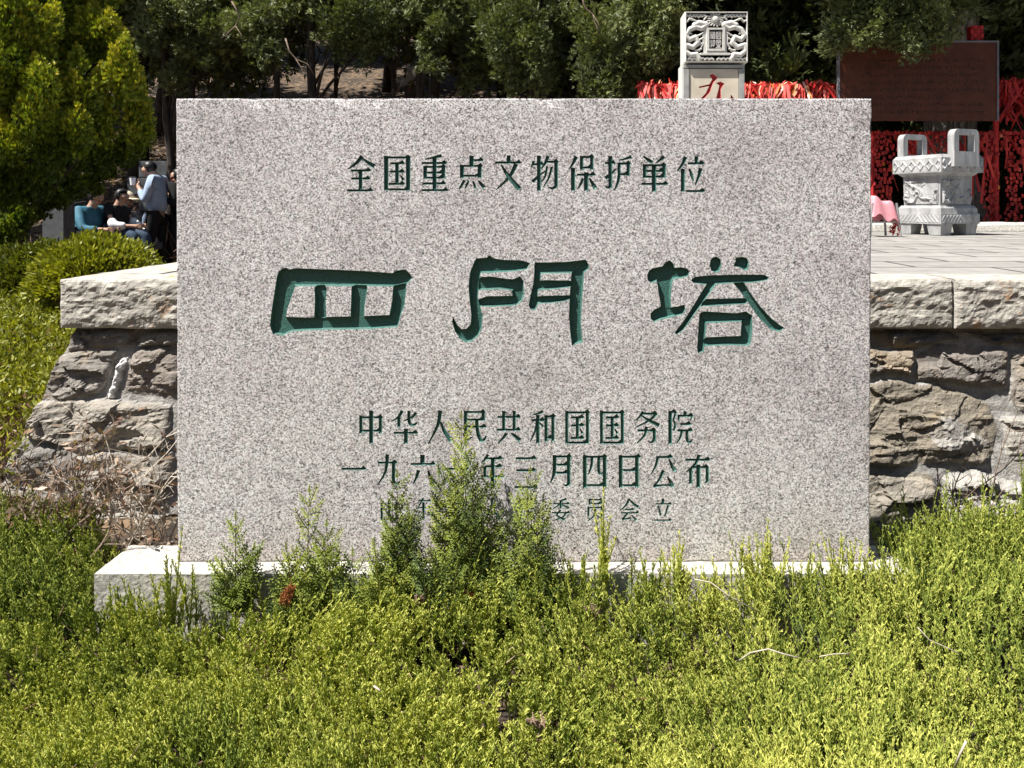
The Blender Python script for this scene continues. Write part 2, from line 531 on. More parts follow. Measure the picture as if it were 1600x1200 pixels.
# ------------------------------------------------------------------ ground, hillside and terrace paving
TZ = P(0, 437, 3.75)[2]                     # terrace top
def sstep(a, b, x):
    t = np.clip((x-a)/(b-a), 0, 1)
    return t*t*(3-2*t)
def ground_z(x, y):
    x = np.asarray(x, float); y = np.asarray(y, float)
    z = np.zeros(np.broadcast(x, y).shape)
    left = 0.18*sstep(2.9, 3.6, y)+0.37*sstep(3.6, 7.0, y)
    right = (TZ-0.10)*sstep(9.9, 10.6, y)
    wl = sstep(-0.6, 2.5, x)
    z = z+left*(1-wl)+right*wl
    z = z+np.clip(y-13.2, 0, None)*0.40*sstep(13.2, 15.5, y)*(1-0.75*sstep(30, 60, y))+(1-wl)*0.45*sstep(12.6, 14.5, y)
    z = z+0.16*(fbm(x*0.8, y*0.8, 5, 4)-0.5)*sstep(3.0, 6, y)*1.6
    return z
gx = np.unique(np.concatenate([np.linspace(-400, -30, 20), np.linspace(-30, -9, 43), np.linspace(-9, 14, 116), np.linspace(14, 34, 40), np.linspace(34, 400, 20)]))
gy = np.unique(np.concatenate([np.linspace(-300, -6, 14), np.linspace(-6, 22, 141), np.linspace(22, 60, 40), np.linspace(60, 600, 20)]))
def grid_mesh(name, X, Y, Z, mat, **kw):
    ny, nx = X.shape
    V = np.stack([X, Y, Z], -1).reshape(-1, 3)
    i = np.arange(ny*nx).reshape(ny, nx)
    Fq = np.stack([i[:-1, :-1], i[:-1, 1:], i[1:, 1:], i[1:, :-1]], -1).reshape(-1, 4)
    return new_mesh(name, V, Fq, mat, **kw)
GX, GY = np.meshgrid(gx, gy)
g = grid_mesh('ground', GX, GY, ground_z(GX, GY), M['soil'], smooth=True)
tag(g, kind='structure')
# paving of the terrace, a sheet of slabs from behind the cap stones to the low kerb
CX0, CY0 = P(92, 437, 3.75)[0], 3.75
bm = bmesh.new()
box(bm, ((CX0+0.3+26)/2, (4.07+10.45)/2, TZ-0.03-0.006), (26-CX0-0.3, 10.45-4.07, 0.06))
tag(bm_obj('paving', bm, M['paving']), kind='structure')

# ------------------------------------------------------------------ retaining wall of rough stones with cap stones
wall = thing('retaining_wall', 'rough stone retaining wall with overhanging cap stones behind the granite tablet', 'wall', loc=(CX0+0.4, 3.9, 0))
WY = 3.83
def inside_dist(poly, U, V):
    """signed distance (positive inside) of points to a polygon"""
    d = np.full(U.shape, 1e9); ins = np.zeros(U.shape, bool)
    n = len(poly)
    for i in range(n):
        x0, y0 = poly[i]; x1, y1 = poly[(i+1) % n]
        ex, ey = x1-x0, y1-y0
        t = np.clip(((U-x0)*ex+(V-y0)*ey)/(ex*ex+ey*ey+1e-12), 0, 1)
        d = np.minimum(d, np.hypot(U-x0-t*ex, V-y0-t*ey))
        c = (y0 > V) != (y1 > V)
        with np.errstate(divide='ignore', invalid='ignore'):
            xi = (x1-x0)*(V-y0)/(y1-y0)+x0
        ins ^= c & (U < xi)
    return np.where(ins, d, -d)
def chisel(U, V, seed, k, amp, c, r):
    """facetted broken face: the lowest of k random planes"""
    rng = np.random.default_rng(seed)
    h = np.full(U.shape, 1e9)
    for i in range(k):
        a = rng.random()*2*math.pi
        s = amp*(0.3+rng.random())/r
        h = np.minimum(h, amp*(0.6+0.6*rng.random())-s*((U-c[0])*math.cos(a)+(V-c[1])*math.sin(a)))
    return h
def stones_panel(name, polys, tones, u0, u1, v0, v1, res, to_world, seed, mortar=(0.36, 0.345, 0.32), depth=0.055):
    nu = int((u1-u0)/res)+1; nv = int((v1-v0)/res)+1
    U, V = np.meshgrid(np.linspace(u0, u1, nu), np.linspace(v0, v1, nv))
    wu = U+0.03*(fbm(U*9, V*9, seed+3, 4)-0.5); wv = V+0.03*(fbm(U*9, V*9, seed+9, 4)-0.5)
    H = -0.006+0.020*(fbm(U*14, V*14, seed+1, 5)-0.5)
    C = np.ones(U.shape+(3,))*np.array(mortar)*(0.75+0.5*fbm(U*20, V*20, seed+77, 4))[..., None]
    strata = ridged(U*2.2+V*0.7, V*11-U*1.6, seed+5, 5)
    fine = fbm(U*45, V*60, seed+8, 4)
    for i, (poly, tone) in enumerate(zip(polys, tones)):
        poly = np.asarray(poly)
        m = ((wu > poly[:, 0].min()-0.03) & (wu < poly[:, 0].max()+0.03) & (wv > poly[:, 1].min()-0.03) & (wv < poly[:, 1].max()+0.03))
        if not m.any(): continue
        d = np.full(U.shape, -1.0)
        d[m] = inside_dist(poly, wu[m], wv[m])
        c = poly.mean(0); r = max(np.ptp(poly[:, 0]), np.ptp(poly[:, 1]))/2
        rng = np.random.default_rng(seed*100+i)
        h = chisel(wu, wv, seed*31+i, 5, depth, c, r)*0.38+0.012
        ns = 14
        sx = rng.uniform(poly[:, 0].min(), poly[:, 0].max(), ns); sy = rng.uniform(poly[:, 1].min(), poly[:, 1].max(), ns)
        bu = wu+0.02*(fbm(U*22, V*22, seed+60+i, 3)-0.5); bv = wv+0.02*(fbm(U*22, V*22, seed+80+i, 3)-0.5)
        best = np.full(U.shape, 1e9); fh = np.zeros(U.shape)
        for q in range(ns):
            dq = (bu-sx[q])**2+((bv-sy[q])*1.7)**2
            gq = rng.normal(size=2)*np.array([0.16, 0.26])
            fq = rng.normal()*0.007+gq[0]*(bu-sx[q])+gq[1]*(bv-sy[q])
            fh = np.where(dq < best, fq, fh); best = np.minimum(best, dq)
        h = h+np.clip(fh, -0.03, 0.03)+0.018*(strata-0.6)+0.016*(np.floor(strata*4+fbm(U*5, V*12, seed+i, 3)*2)/4-0.9)+0.012*(fine-0.5)+0.012*(fbm(U*5+i, V*5, seed+12+i, 3)-0.5)
        edge = np.clip(d/0.022, 0, 1)
        hh = -0.008+(np.maximum(h, -0.004)+0.012)*edge**0.3
        H = np.where(d > 0, np.maximum(H, hh), H)
        col = np.array(tone)*(0.9+0.2*rng.random())
        C = np.where((d > 0.002)[..., None], col, C)
    X, Y, Z = to_world(U, V, H)
    return grid_mesh(name, X, Y, Z, M['rock'], parent=wall, world=True, attrs={'stone': C.reshape(-1, 3)})
def zp(o, s, pts):
    """zoom pixels -> wall plane (x, z)"""
    return [((o[0]+x/s-HX)/F*WY, CZ-(o[1]+y/s-HY)/F*WY) for x, y in pts]
RO, RS = (1340, 420), 2.5
right_st = [
 [(-60, 245), (360, 245), (400, 268), (200, 300), (-60, 300)], [(410, 248), (720, 245), (760, 290), (500, 285)],
 [(-80, 312), (195, 306), (203, 340), (190, 395), (-80, 402)],
 [(212, 322), (300, 296), (420, 290), (568, 312), (565, 390), (545, 450), (430, 440), (330, 428), (212, 420)],
 [(582, 310), (760, 305), (760, 525), (600, 530), (562, 480), (575, 400)],
 [(-80, 432), (150, 425), (290, 438), (420, 480), (490, 520), (495, 600), (470, 680), (430, 722), (300, 715), (150, 727), (-80, 727)],
 [(222, 590), (250, 560), (310, 545), (360, 585), (420, 630), (468, 655), (400, 675), (310, 690), (240, 640)],
 [(520, 562), (650, 550), (790, 560), (790, 760), (640, 800), (520, 745)],
 [(-80, 765), (150, 750), (238, 762), (236, 880), (190, 940), (60, 1065), (-80, 1050)],
 [(278, 770), (400, 745), (562, 790), (572, 932), (420, 952), (288, 932)],
 [(250, 970), (500, 962), (600, 1002), (580, 1100), (250, 1100)], [(604, 830), (800, 800), (800, 1010), (612, 965)],
 [(-80, 1080), (240, 1010), (240, 1220), (-80, 1220)], [(260, 1110), (600, 1110), (600, 1230), (260, 1230)], [(620, 1020), (850, 1020), (850, 1230), (620, 1230)],
]
right_tn = [(0.20, 0.19, 0.175), (0.19, 0.18, 0.17), (0.27, 0.235, 0.195), (0.25, 0.225, 0.20), (0.30, 0.265, 0.225), (0.275, 0.24, 0.19), (0.42, 0.395, 0.36), (0.36, 0.335, 0.295), (0.30, 0.27, 0.225), (0.44, 0.415, 0.375), (0.42, 0.40, 0.36), (0.33, 0.30, 0.26), (0.30, 0.27, 0.23), (0.3, 0.27, 0.23), (0.3, 0.28, 0.24)]
rng = np.random.default_rng(4)
def front(U, V, H):
    top = TZ-0.22
    bat = 0.22*np.clip(top-V, 0, None)
    return U, WY-bat-H, V
rp = [zp(RO, RS, s) for s in right_st]
# further courses to the right, beyond the frame
for k, (za, zb) in enumerate(((0.78, 1.0), (0.42, 0.75), (0.02, 0.39))):
    x = 2.62+0.05*k
    while x < 4.6:
        w = 0.3+rng.random()*0.4
        j = lambda: rng.normal()*0.015
        rp.append([(x+j(), za+j()), (x+w/2, za+j()), (x+w-0.03+j(), za+j()), (x+w-0.03+j(), zb+j()), (x+w/2, zb+j()), (x+j(), zb+j())])
        right_tn.append(tuple(np.array([0.3, 0.27, 0.23])*(0.8+0.5*rng.random())))
        x += w
stones_panel('stonework', rp, right_tn, 0.9, 4.4, -0.05, TZ-0.20, 0.0075, front, 11)
LO, LS = (0, 400), 2.4
left_st = [
 [(270, 272), (520, 272), (525, 332), (420, 338), (270, 352)], [(532, 280), (760, 280), (760, 332), (532, 332)],
 [(225, 372), (350, 340), (455, 350), (440, 430), (402, 498), (300, 530), (180, 528)],
 [(512, 358), (560, 340), (690, 335), (690, 520), (560, 507), (492, 500)],
 [(466, 380), (492, 374), (466, 520), (438, 522)],
 [(150, 536), (400, 522), (680, 540), (680, 692), (400, 702), (322, 690), (120, 648)],
 [(90, 660), (322, 697), (322, 832), (60, 780)], [(340, 712), (700, 702), (700, 900), (340, 880)],
 [(40, 800), (320, 850), (330, 960), (20, 960)], [(345, 900), (700, 915), (700, 1150), (345, 1150)], [(0, 980), (330, 980), (330, 1150), (-20, 1150)],
]
left_tn = [(0.24, 0.225, 0.205), (0.26, 0.24, 0.21), (0.29, 0.265, 0.235), (0.295, 0.255, 0.22), (0.95, 0.94, 0.92), (0.375, 0.34, 0.29), (0.29, 0.27, 0.245), (0.34, 0.31, 0.27), (0.28, 0.26, 0.23), (0.32, 0.3, 0.26), (0.3, 0.28, 0.25)]
LX_T = (122-HX)/F*WY; LX_K = ((52-HX)/F*WY-LX_T)/((712-515)/F*WY)
def front_left(U, V, H):
    top = TZ-0.22
    edge = LX_T+LX_K*np.clip(top-V, 0, None)+0.02*(fbm(V*8, V*0, 3, 3)-0.5)
    X = np.maximum(U, edge)
    X, Y, Z = front(X, V, H)
    return X, Y+np.clip(edge-U, 0, 0.02), Z
stones_panel('stonework', [zp(LO, LS, s) for s in left_st], left_tn, -2.75, -1.0, -0.05, TZ-0.20, 0.0075, front_left, 23)
# left side of the terrace
def side(U, V, H):
    top = TZ-0.22
    edge = LX_T+LX_K*np.clip(top-V, 0, None)
    yf = WY-0.22*np.clip(top-V, 0, None)
    return edge-H+0.004, yf+0.012+U, V
sp = []; st = []
for za, zb in ((0.80, 1.0), (0.5, 0.77), (0.2, 0.47), (-0.04, 0.17)):
    x = 0.0
    while x < 6.5:
        w = 0.3+rng.random()*0.4
        sp.append([(x+0.01, za), (x+w-0.03, za), (x+w-0.03, zb), (x+0.01, zb)])
        st.append(tuple(np.array([0.31, 0.285, 0.25])*(0.8+0.4*rng.random())))
        x += w
stones_panel('stonework', sp, st, 0.0, 6.6, -0.05, TZ-0.20, 0.02, side, 37)
# core that closes the wall between the panels, behind the tablet
bm = bmesh.new()
box(bm, (0.9, WY+0.35, 0.45), (6.3, 0.5, 1.1))
bm_obj('core', bm, M['rock'], wall, world=True)
# cap stones: rough split faces, smooth pale tops
def cap_stone(x0, x1, y0, y1, seed, tint=1.0):
    zt, zb = TZ, P(0, 514, CY0)[2]
    res = 0.008
    nu = int((x1-x0)/res)+1; nv = int((zt-zb)/res)+1
    U, V = np.meshgrid(np.linspace(x0, x1, nu), np.linspace(zb, zt, nv))
    e = np.minimum(np.minimum(U-x0, x1-U), np.minimum(V-zb, zt-V))
    bul = 0.010*np.clip(e/0.03, 0, 1)**0.6
    h = bul*(0.5+ridged(U*4, V*9, seed, 4))+0.013*(fbm(U*34, V*46, seed+4, 5)-0.5)+0.007*(ridged(U*6, V*22, seed+14, 4)-0.6)+0.008*(fbm(U*9, V*12, seed+24, 3)-0.5)*np.clip(e/0.02, 0.25, 1)-0.012
    Zw = V+0.010*(fbm(U*7, V*0+1, seed+8, 4)-0.5)*((V-zb)/(zt-zb)*2-1)
    vs = [np.stack([U, y0-h, Zw], -1).reshape(-1, 3)]
    i = np.arange(nu*nv).reshape(nv, nu)
    fs = [np.stack([i[:-1, :-1], i[:-1, 1:], i[1:, 1:], i[1:, :-1]], -1).reshape(-1, 4)]
    n = nu*nv
    # top sheet, from the upper edge of the split face back
    k = 18
    tx = np.linspace(x0, x1, nu)
    rows = [vs[0].reshape(nv, nu, 3)[-1]]
    for q in range(1, k+1):
        yy = y0+(y1-y0)*q/k
        zz = zt+0.005*(fbm(tx*6, tx*0+yy*6, seed+2, 4)-0.5)
        rows.append(np.stack([tx, np.full(nu, yy), zz], -1))
    T = np.stack(rows)
    j = n+np.arange((k+1)*nu).reshape(k+1, nu)
    vs.append(T.reshape(-1, 3)); fs.append(np.stack([j[:-1, :-1], j[:-1, 1:], j[1:, 1:], j[1:, :-1]], -1).reshape(-1, 4)); n += (k+1)*nu
    # ends, underside and back
    A = vs[0].reshape(nv, nu, 3)
    for e0 in (0, nu-1):
        L = A[:, e0].copy(); B = L.copy(); B[:, 1] = y1
        if e0 == 0:
            L2 = L.copy(); L2[:, 0] -= 0.0
        q = n+np.arange(2*nv).reshape(2, nv)
        vs.append(np.stack([L, B]).reshape(-1, 3)); fs.append(np.stack([q[0, :-1], q[1, :-1], q[1, 1:], q[0, 1:]], -1)); n += 2*nv
    for row in (A[0],):
        B = row.copy(); B[:, 1] = y1
        q = n+np.arange(2*nu).reshape(2, nu)
        vs.append(np.stack([row, B]).reshape(-1, 3)); fs.append(np.stack([q[0, :-1], q[0, 1:], q[1, 1:], q[1, :-1]], -1)); n += 2*nu
    return new_mesh('cap_stone', np.concatenate(vs), np.concatenate(fs), M['cap'], wall, world=True)
jx = lambda px: (px-HX)/F*CY0
cap_stone(CX0, jx(640), CY0, 4.06, 51)
cap_stone(jx(640)+0.01, jx(1150)-0.01, CY0, 4.06, 52)
cap_stone(jx(1150), jx(1490), CY0, 4.06, 53)
cap_stone(jx(1490)+0.008, jx(1860), CY0-0.006, 4.06, 54)
cap_stone(jx(1860)+0.01, jx(2300), CY0, 4.06, 55)
# caps along the left side, going back
y = 4.065
for k in range(6):
    bm = bmesh.new()
    L = 0.9+0.2*((k*37) % 5)/5
    box(bm, (CX0+0.15, y+L/2, (TZ+P(0, 514, CY0)[2])/2), (0.30, L-0.01, TZ-P(0, 514, CY0)[2]))
    bmesh.ops.subdivide_edges(bm, edges=bm.edges, cuts=6, use_grid_fill=True)
    for v in bm.verts:
        v.co += Vector((0.012*(vnoise(v.co.y*9, v.co.z*14, 61)-0.5), 0, 0.006*(vnoise(v.co.y*9, v.co.x*14, 62)-0.5)))
    bm_obj('cap_stone', bm, M['cap'], wall, world=True)
    y += L
# low kerb at the far right end of the terrace
kerb = thing('stone_kerb', 'low rough stone kerb on the terrace behind the incense burner', 'kerb', loc=(5.9, 10.6, TZ))
U = np.linspace(3.0, 13, 240); rows = []
for yy, zz in ((10.42, -0.12), (10.42, 0.02), (10.44, 0.085), (10.5, 0.11), (10.7, 0.115), (10.9, 0.10), (10.95, 0.0)):
    rows.append(np.stack([U, yy+0.05*(fbm(U*2.1, U*0+yy, 3, 4)-0.5), TZ+zz+0.05*(fbm(U*2.6, U*0+zz*20, 6, 4)-0.5)], -1))
A = np.stack(rows)
grid_mesh('kerb_stones', A[..., 0], A[..., 1], A[..., 2], M['plinth'], parent=kerb, world=True)

# ------------------------------------------------------------------ the granite tablet on its plinth
SY = 3.0
def S_(px, py): return P(px, py, SY)
tab = thing('granite_tablet', 'large grey granite tablet carved with green Chinese characters, on a pale stone plinth', 'stone tablet', loc=(S_(819, 878)[0], SY+0.07, S_(0, 878)[2]))
bm = bmesh.new()
x0, x1 = S_(274.5, 0)[0], S_(1362.5, 0)[0]
zt, zb = S_(0, 153.5)[2], S_(0, 878)[2]
vs = box(bm, ((x0+x1)/2, SY+0.06, (zt+zb)/2), (x1-x0, 0.12, zt-zb))
for v in vs:
    if v.co.z < (zt+zb)/2:
        v.co.x += 0.008 if v.co.x < 0 else -0.010
bmesh.ops.subdivide_edges(bm, edges=list(bm.edges), cuts=44, use_grid_fill=True)
bmesh.ops.bevel(bm, geom=[e for e in bm.edges if e.calc_face_angle(0) > 0.5], offset=0.005, segments=2, affect='EDGES', profile=0.6)
cen_ = Vector(((x0+x1)/2, SY+0.06, (zt+zb)/2)); hs_ = Vector(((x1-x0)/2, 0.06, (zt-zb)/2))
for v in bm.verts:                                            # small chips and wear along the arrises
    q_ = sorted((hs_[i]-abs(v.co[i]-cen_[i]), i) for i in range(3))
    if q_[1][0] < 0.0065:
        w_ = float(vnoise(v.co.x*31+v.co.z*27, v.co.y*40+v.co.z*11, 5)); w2_ = float(vnoise(v.co.x*9+3, v.co.z*9, 8))
        am = 0.0012*w_+(0.0045*max(0, w_-0.62)/0.38 if w2_ > 0.5 else 0)
        for _, i in q_[:2]:
            v.co[i] -= math.copysign(am, v.co[i]-cen_[i])
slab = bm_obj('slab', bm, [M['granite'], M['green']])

# strokes -> cutter prisms. All coordinates are traced in enlarged crops and brought to the slab plane.
def inset_poly(pts, d):
    pts = [Vector(p) for p in pts]
    n = len(pts)
    area = sum(pts[i].x*pts[(i+1) % n].y-pts[(i+1) % n].x*pts[i].y for i in range(n))
    s = 1 if area > 0 else -1
    out = []
    for i in range(n):
        a, b, c = pts[i-1], pts[i], pts[(i+1) % n]
        e0 = (b-a).normalized(); e1 = (c-b).normalized()
        n0 = Vector((-e0.y, e0.x))*s; n1 = Vector((-e1.y, e1.x))*s
        m = n0+n1
        if m.length < 1e-6: m = n0
        m.normalize()
        k = max(0.45, m.dot(n0))
        out.append(b+m*min(d/k, d*1.8))
    return out
class Carver:
    def __init__(self, yf, pxy):
        self.bm = bmesh.new(); self.yf = yf; self.pxy = pxy; self.boxes = []; self.cur = None; self.k = 0
    def char(self):
        self.cur = [1e9, 1e9, -1e9, -1e9]; self.boxes.append(self.cur)
    def poly(self, pts, inset, depth):
        self.k += 1
        depth = depth*(1+0.012*((self.k*7) % 11-5))
        w = [self.pxy(*p) for p in pts]
        # drop near-duplicate points
        q = []
        for p in w:
            if not q or (Vector(p)-Vector(q[-1])).length > 0.0006: q.append(p)
        if (Vector(q[0])-Vector(q[-1])).length < 0.0006: q.pop()
        w = q
        for x, z in w:
            c = self.cur
            c[0] = min(c[0], x); c[1] = min(c[1], z); c[2] = max(c[2], x); c[3] = max(c[3], z)
        fl = inset_poly(w, inset)
        bm = self.bm
        out = 0.012+0.0003*((self.k*13) % 17)
        rings = [[bm.verts.new((x, self.yf-out, z)) for x, z in w], [bm.verts.new((x, self.yf+0.0003, z)) for x, z in w], [bm.verts.new((p[0], self.yf+depth, p[1])) for p in fl]]
        n = len(w); fs = []
        for a, b in zip(rings, rings[1:]):
            for i in range(n):
                fs.append(bm.faces.new((a[i], a[(i+1) % n], b[(i+1) % n], b[i])))
        fs.append(bm.faces.new(rings[0])); fs.append(bm.faces.new(list(reversed(rings[2]))))
        bmesh.ops.recalc_face_normals(bm, faces=fs)
    def cut(self, target, parent, mat_cut):
        me = bpy.data.meshes.new('cutter')
        bmesh.ops.triangulate(self.bm, faces=[f for f in self.bm.faces if len(f.verts) > 4])
        self.bm.to_mesh(me); self.bm.free()
        me.materials.append(target.data.materials[0]); me.materials.append(mat_cut)
        for p in me.polygons: p.material_index = 1
        co = bpy.data.objects.new('cutter', me); COL.objects.link(co)
        md = target.modifiers.new('cut', 'BOOLEAN')
        md.operation = 'DIFFERENCE'; md.solver = 'EXACT'; md.use_self = True; md.object = co
        try: md.material_mode = 'INDEX'
        except Exception: pass
        dg = bpy.context.evaluated_depsgraph_get()
        res = bpy.data.meshes.new_from_object(target.evaluated_get(dg))
        target.modifiers.clear()
        bpy.data.objects.remove(co); bpy.data.meshes.remove(me)
        old = target.data; target.data = res
        # take the painted recess of each character out as a mesh of its own
        bm = bmesh.new(); bm.from_mesh(res)
        cutf = [f for f in bm.faces if f.material_index == 1]
        groups = [[] for _ in self.boxes]
        cen = [((b[0]+b[2])/2, (b[1]+b[3])/2, b[2]-b[0]+0.01, b[3]-b[1]+0.01) for b in self.boxes]
        for f in cutf:
            c = f.calc_center_median()
            i = min(range(len(cen)), key=lambda k: max(abs(c.x-cen[k][0])/cen[k][2], abs(c.z-cen[k][1])/cen[k][3]))
            groups[i].append(f)
        for gr in groups:
            if not gr: continue
            b2 = bmesh.new(); mp = {}
            for f in gr:
                vv = []
                for v in f.verts:
                    if v.index not in mp: mp[v.index] = b2.verts.new(v.co)
                    vv.append(mp[v.index])
                try: b2.faces.new(vv)
                except ValueError: pass
            me2 = bpy.data.meshes.new('carved_character'); b2.to_mesh(me2); b2.free()
            me2.materials.append(mat_cut)
            o = bpy.data.objects.new('carved_character', me2); link(o); local(o, parent)
        bmesh.ops.delete(bm, geom=cutf, context='FACES')
        bm.to_mesh(res); bm.free()
        print('CARVED', len(cutf), 'faces,', len(groups), 'characters')
ORG = [0.0, 0.0, 1.0]
cv = Carver(SY, lambda x, y: (S_(ORG[0]+x/ORG[2], 0)[0], S_(0, ORG[1]+y/ORG[2])[2]))
PXM = SY/F                                   # metres per photo pixel on the slab
def zoomset(ox, oy, s): ORG[:] = [ox, oy, s]
TH = [19.0]                                  # thickness of horizontals, in crop pixels
def sm(): return PXM/ORG[2]                  # metres per crop pixel
def H(x0, x1, y):
    t = TH[0]; k = t*1.15
    pts = [(x0, y-t*0.42), (x1-2.0*k, y-t*0.42), (x1-0.9*k, y-t*0.5-k*0.75), (x1+0.15*k, y+t*0.1), (x1-0.35*k, y+t*0.55), (x0, y+t*0.58)]
    cv.poly(pts, t*0.30*sm(), t*0.8*sm())
def V(x, y0, y1, w=32):
    w = w*1.14; h = w/2
    pts = [(x-h, y0), (x+h, y0+w*0.08), (x+h*0.92, y1+w*0.1), (x, y1-w*0.12), (x-h*0.92, y1+w*0.1)]
    cv.poly(pts, w*0.25*sm(), w*0.48*sm())
def S(*p):
    p = [Vector((a, b)) for a, b, _ in p], [c for _, _, c in p]
    pts, ws = p; ws = [w_*1.12+1.5 for w_ in ws]
    # smooth the stroke
    P2, W2 = [], []
    n = len(pts)
    for i in range(n-1):
        a = pts[max(i-1, 0)]; b = pts[i]; c = pts[i+1]; d = pts[min(i+2, n-1)]
        for q in range(3):
            t = q/3
            P2.append(0.5*((2*b)+(c-a)*t+(2*a-5*b+4*c-d)*t*t+(3*b-a-3*c+d)*t*t*t)); W2.append(ws[i]*(1-t)+ws[i+1]*t)
    P2.append(pts[-1]); W2.append(ws[-1])
    L, Rr = [], []
    for i in range(len(P2)):
        d = (P2[min(i+1, len(P2)-1)]-P2[max(i-1, 0)]).normalized()
        nn = Vector((-d.y, d.x))
        L.append(P2[i]+nn*W2[i]*0.5); Rr.append(P2[i]-nn*W2[i]*0.5)
    pl = [tuple(v) for v in L]+[tuple(v) for v in reversed(Rr)]
    wm = sum(W2)/len(W2)
    cv.poly(pl, min(min(W2)*0.42, wm*0.26)*sm(), wm*0.62*sm())
def C(): cv.char()
# first line
zoomset(520, 220, 5.333)
C(); S((246, 128, 32), (192, 188, 22), (128, 236, 7)); S((246, 146, 10), (300, 186, 26), (348, 212, 34)); H(150, 318, 246); H(152, 312, 313); H(120, 335, 412); V(231, 246, 408, 28)
C(); V(445, 124, 415, 34); V(628, 124, 415, 34); H(440, 648, 138); H(445, 640, 404); H(478, 600, 186); H(478, 598, 256); H(465, 600, 358); V(535, 186, 356, 28); S((564, 288, 8), (590, 330, 22))
C(); S((908, 124, 26), (840, 138, 16), (770, 155, 6)); H(740, 952, 184); H(740, 963, 410); H(748, 942, 354); V(848, 142, 408, 32); V(770, 208, 316, 30); V(922, 208, 316, 30); H(770, 942, 216); H(770, 925, 264); H(770, 925, 306)
C(); V(1156, 122, 214, 34); H(1156, 1256, 160); V(1076, 198, 312, 32); V(1224, 198, 312, 32); H(1070, 1250, 208); H(1076, 1230, 290); S((1098, 328, 22), (1074, 370, 18), (1050, 405, 6)); S((1134, 332, 10), (1120, 360, 18), (1104, 396, 10)); S((1166, 332, 8), (1180, 365, 18), (1192, 400, 14)); S((1212, 330, 8), (1238, 362, 24), (1262, 392, 28))
C(); V(1466, 120, 182, 30); H(1350, 1572, 180); S((1528, 192, 32), (1472, 300, 24), (1362, 408, 6)); S((1404, 200, 10), (1468, 302, 30), (1558, 402, 36))
zoomset(810, 220, 5.161)
C(); V(166, 118, 405, 30); S((126, 162, 22), (102, 215, 6)); H(120, 205, 188); S((112, 330, 26), (158, 290, 18), (215, 243, 6)); S((240, 122, 26), (216, 180, 20), (184, 226, 6)); H(218, 325, 168); V(304, 166, 376, 28); S((304, 368, 24), (272, 384, 16), (240, 372, 6)); S((232, 205, 16), (215, 290, 14), (180, 335, 6)); S((270, 210, 18), (245, 300, 14), (200, 375, 6))
C(); S((466, 126, 28), (442, 180, 20), (408, 230, 6)); V(441, 216, 405, 32); V(510, 120, 236, 26); V(592, 120, 236, 26); H(504, 612, 130); H(510, 598, 214); H(472, 622, 272); V(547, 252, 405, 34); S((520, 302, 20), (502, 350, 16), (475, 392, 6)); S((572, 300, 10), (598, 345, 24), (622, 384, 32))
C(); V(741, 122, 382, 30); S((741, 372, 26), (716, 376, 14), (698, 362, 6)); H(698, 785, 178); S((700, 302, 28), (745, 270, 18), (792, 224, 6)); S((912, 128, 24), (862, 146, 14), (808, 156, 6)); V(812, 176, 290, 24); S((812, 280, 24), (800, 340, 18), (772, 402, 6)); H(808, 908, 182); V(886, 176, 286, 26); H(812, 892, 268)
C(); S((1006, 124, 8), (1048, 154, 24), (1080, 174, 22)); S((1176, 126, 26), (1142, 154, 18), (1106, 182, 6)); V(1018, 188, 302, 28); V(1174, 188, 302, 28); H(1008, 1192, 196); H(1018, 1174, 242); H(1018, 1180, 288); H(990, 1207, 346); V(1094, 196, 412, 34)
C(); S((1348, 128, 28), (1322, 190, 20), (1278, 246, 6)); V(1326, 224, 412, 30); V(1435, 124, 186, 28); H(1366, 1500, 181); S((1380, 224, 10), (1398, 280, 22), (1412, 328, 8)); S((1470, 220, 30), (1452, 290, 20), (1424, 360, 6)); H(1352, 1504, 404)
# second line
zoomset(520, 620, 5.161)
C(); V(309, 110, 380, 30); V(226, 148, 298, 24); V(384, 148, 298, 24); H(216, 404, 165); H(226, 392, 273)
C(); S((560, 112, 26), (532, 160, 18), (480, 196, 6)); V(533, 160, 246, 24); S((614, 112, 22), (614, 190, 22), (630, 224, 22), (664, 222, 16), (684, 200, 6)); S((672, 126, 22), (642, 162, 18), (570, 196, 6)); H(490, 687, 290); V(590, 255, 380, 30)
C(); S((866, 112, 30), (846, 230, 22), (770, 380, 6)); S((868, 200, 12), (902, 280, 26), (956, 358, 30))
C(); V(1071, 112, 372, 26); H(1062, 1232, 122); V(1214, 112, 196, 26); H(1071, 1222, 183); H(1075, 1240, 240); S((1160, 186, 24), (1168, 280, 24), (1194, 350, 26), (1222, 342, 18), (1238, 312, 6)); S((1072, 356, 20), (1130, 322, 6))
C(); V(1378, 112, 266, 24); V(1463, 112, 266, 24); H(1328, 1516, 162); H(1320, 1516, 265); S((1402, 294, 24), (1372, 334, 18), (1332, 374, 6)); S((1438, 292, 8), (1474, 320, 24), (1512, 352, 28))
zoomset(810, 620, 5.0)
C(); S((192, 112, 24), (156, 130, 14), (114, 142, 6)); H(105, 208, 182); V(152, 140, 366, 26); S((146, 190, 18), (130, 270, 14), (92, 352, 6)); S((164, 200, 8), (196, 238, 18)); V(216, 144, 352, 24); V(270, 144, 352, 24); H(208, 292, 152); H(216, 270, 320)
for dx in (0, 272):
    C(); V(378+dx, 108, 368, 24); V(540+dx, 108, 368, 24); H(374+dx, 560+dx, 122); H(378+dx, 548+dx, 357); H(412+dx, 516+dx, 160); H(412+dx, 516+dx, 223); H(408+dx, 516+dx, 321); V(461+dx, 160, 319, 24); S((482+dx, 252, 8), (504+dx, 290, 18))
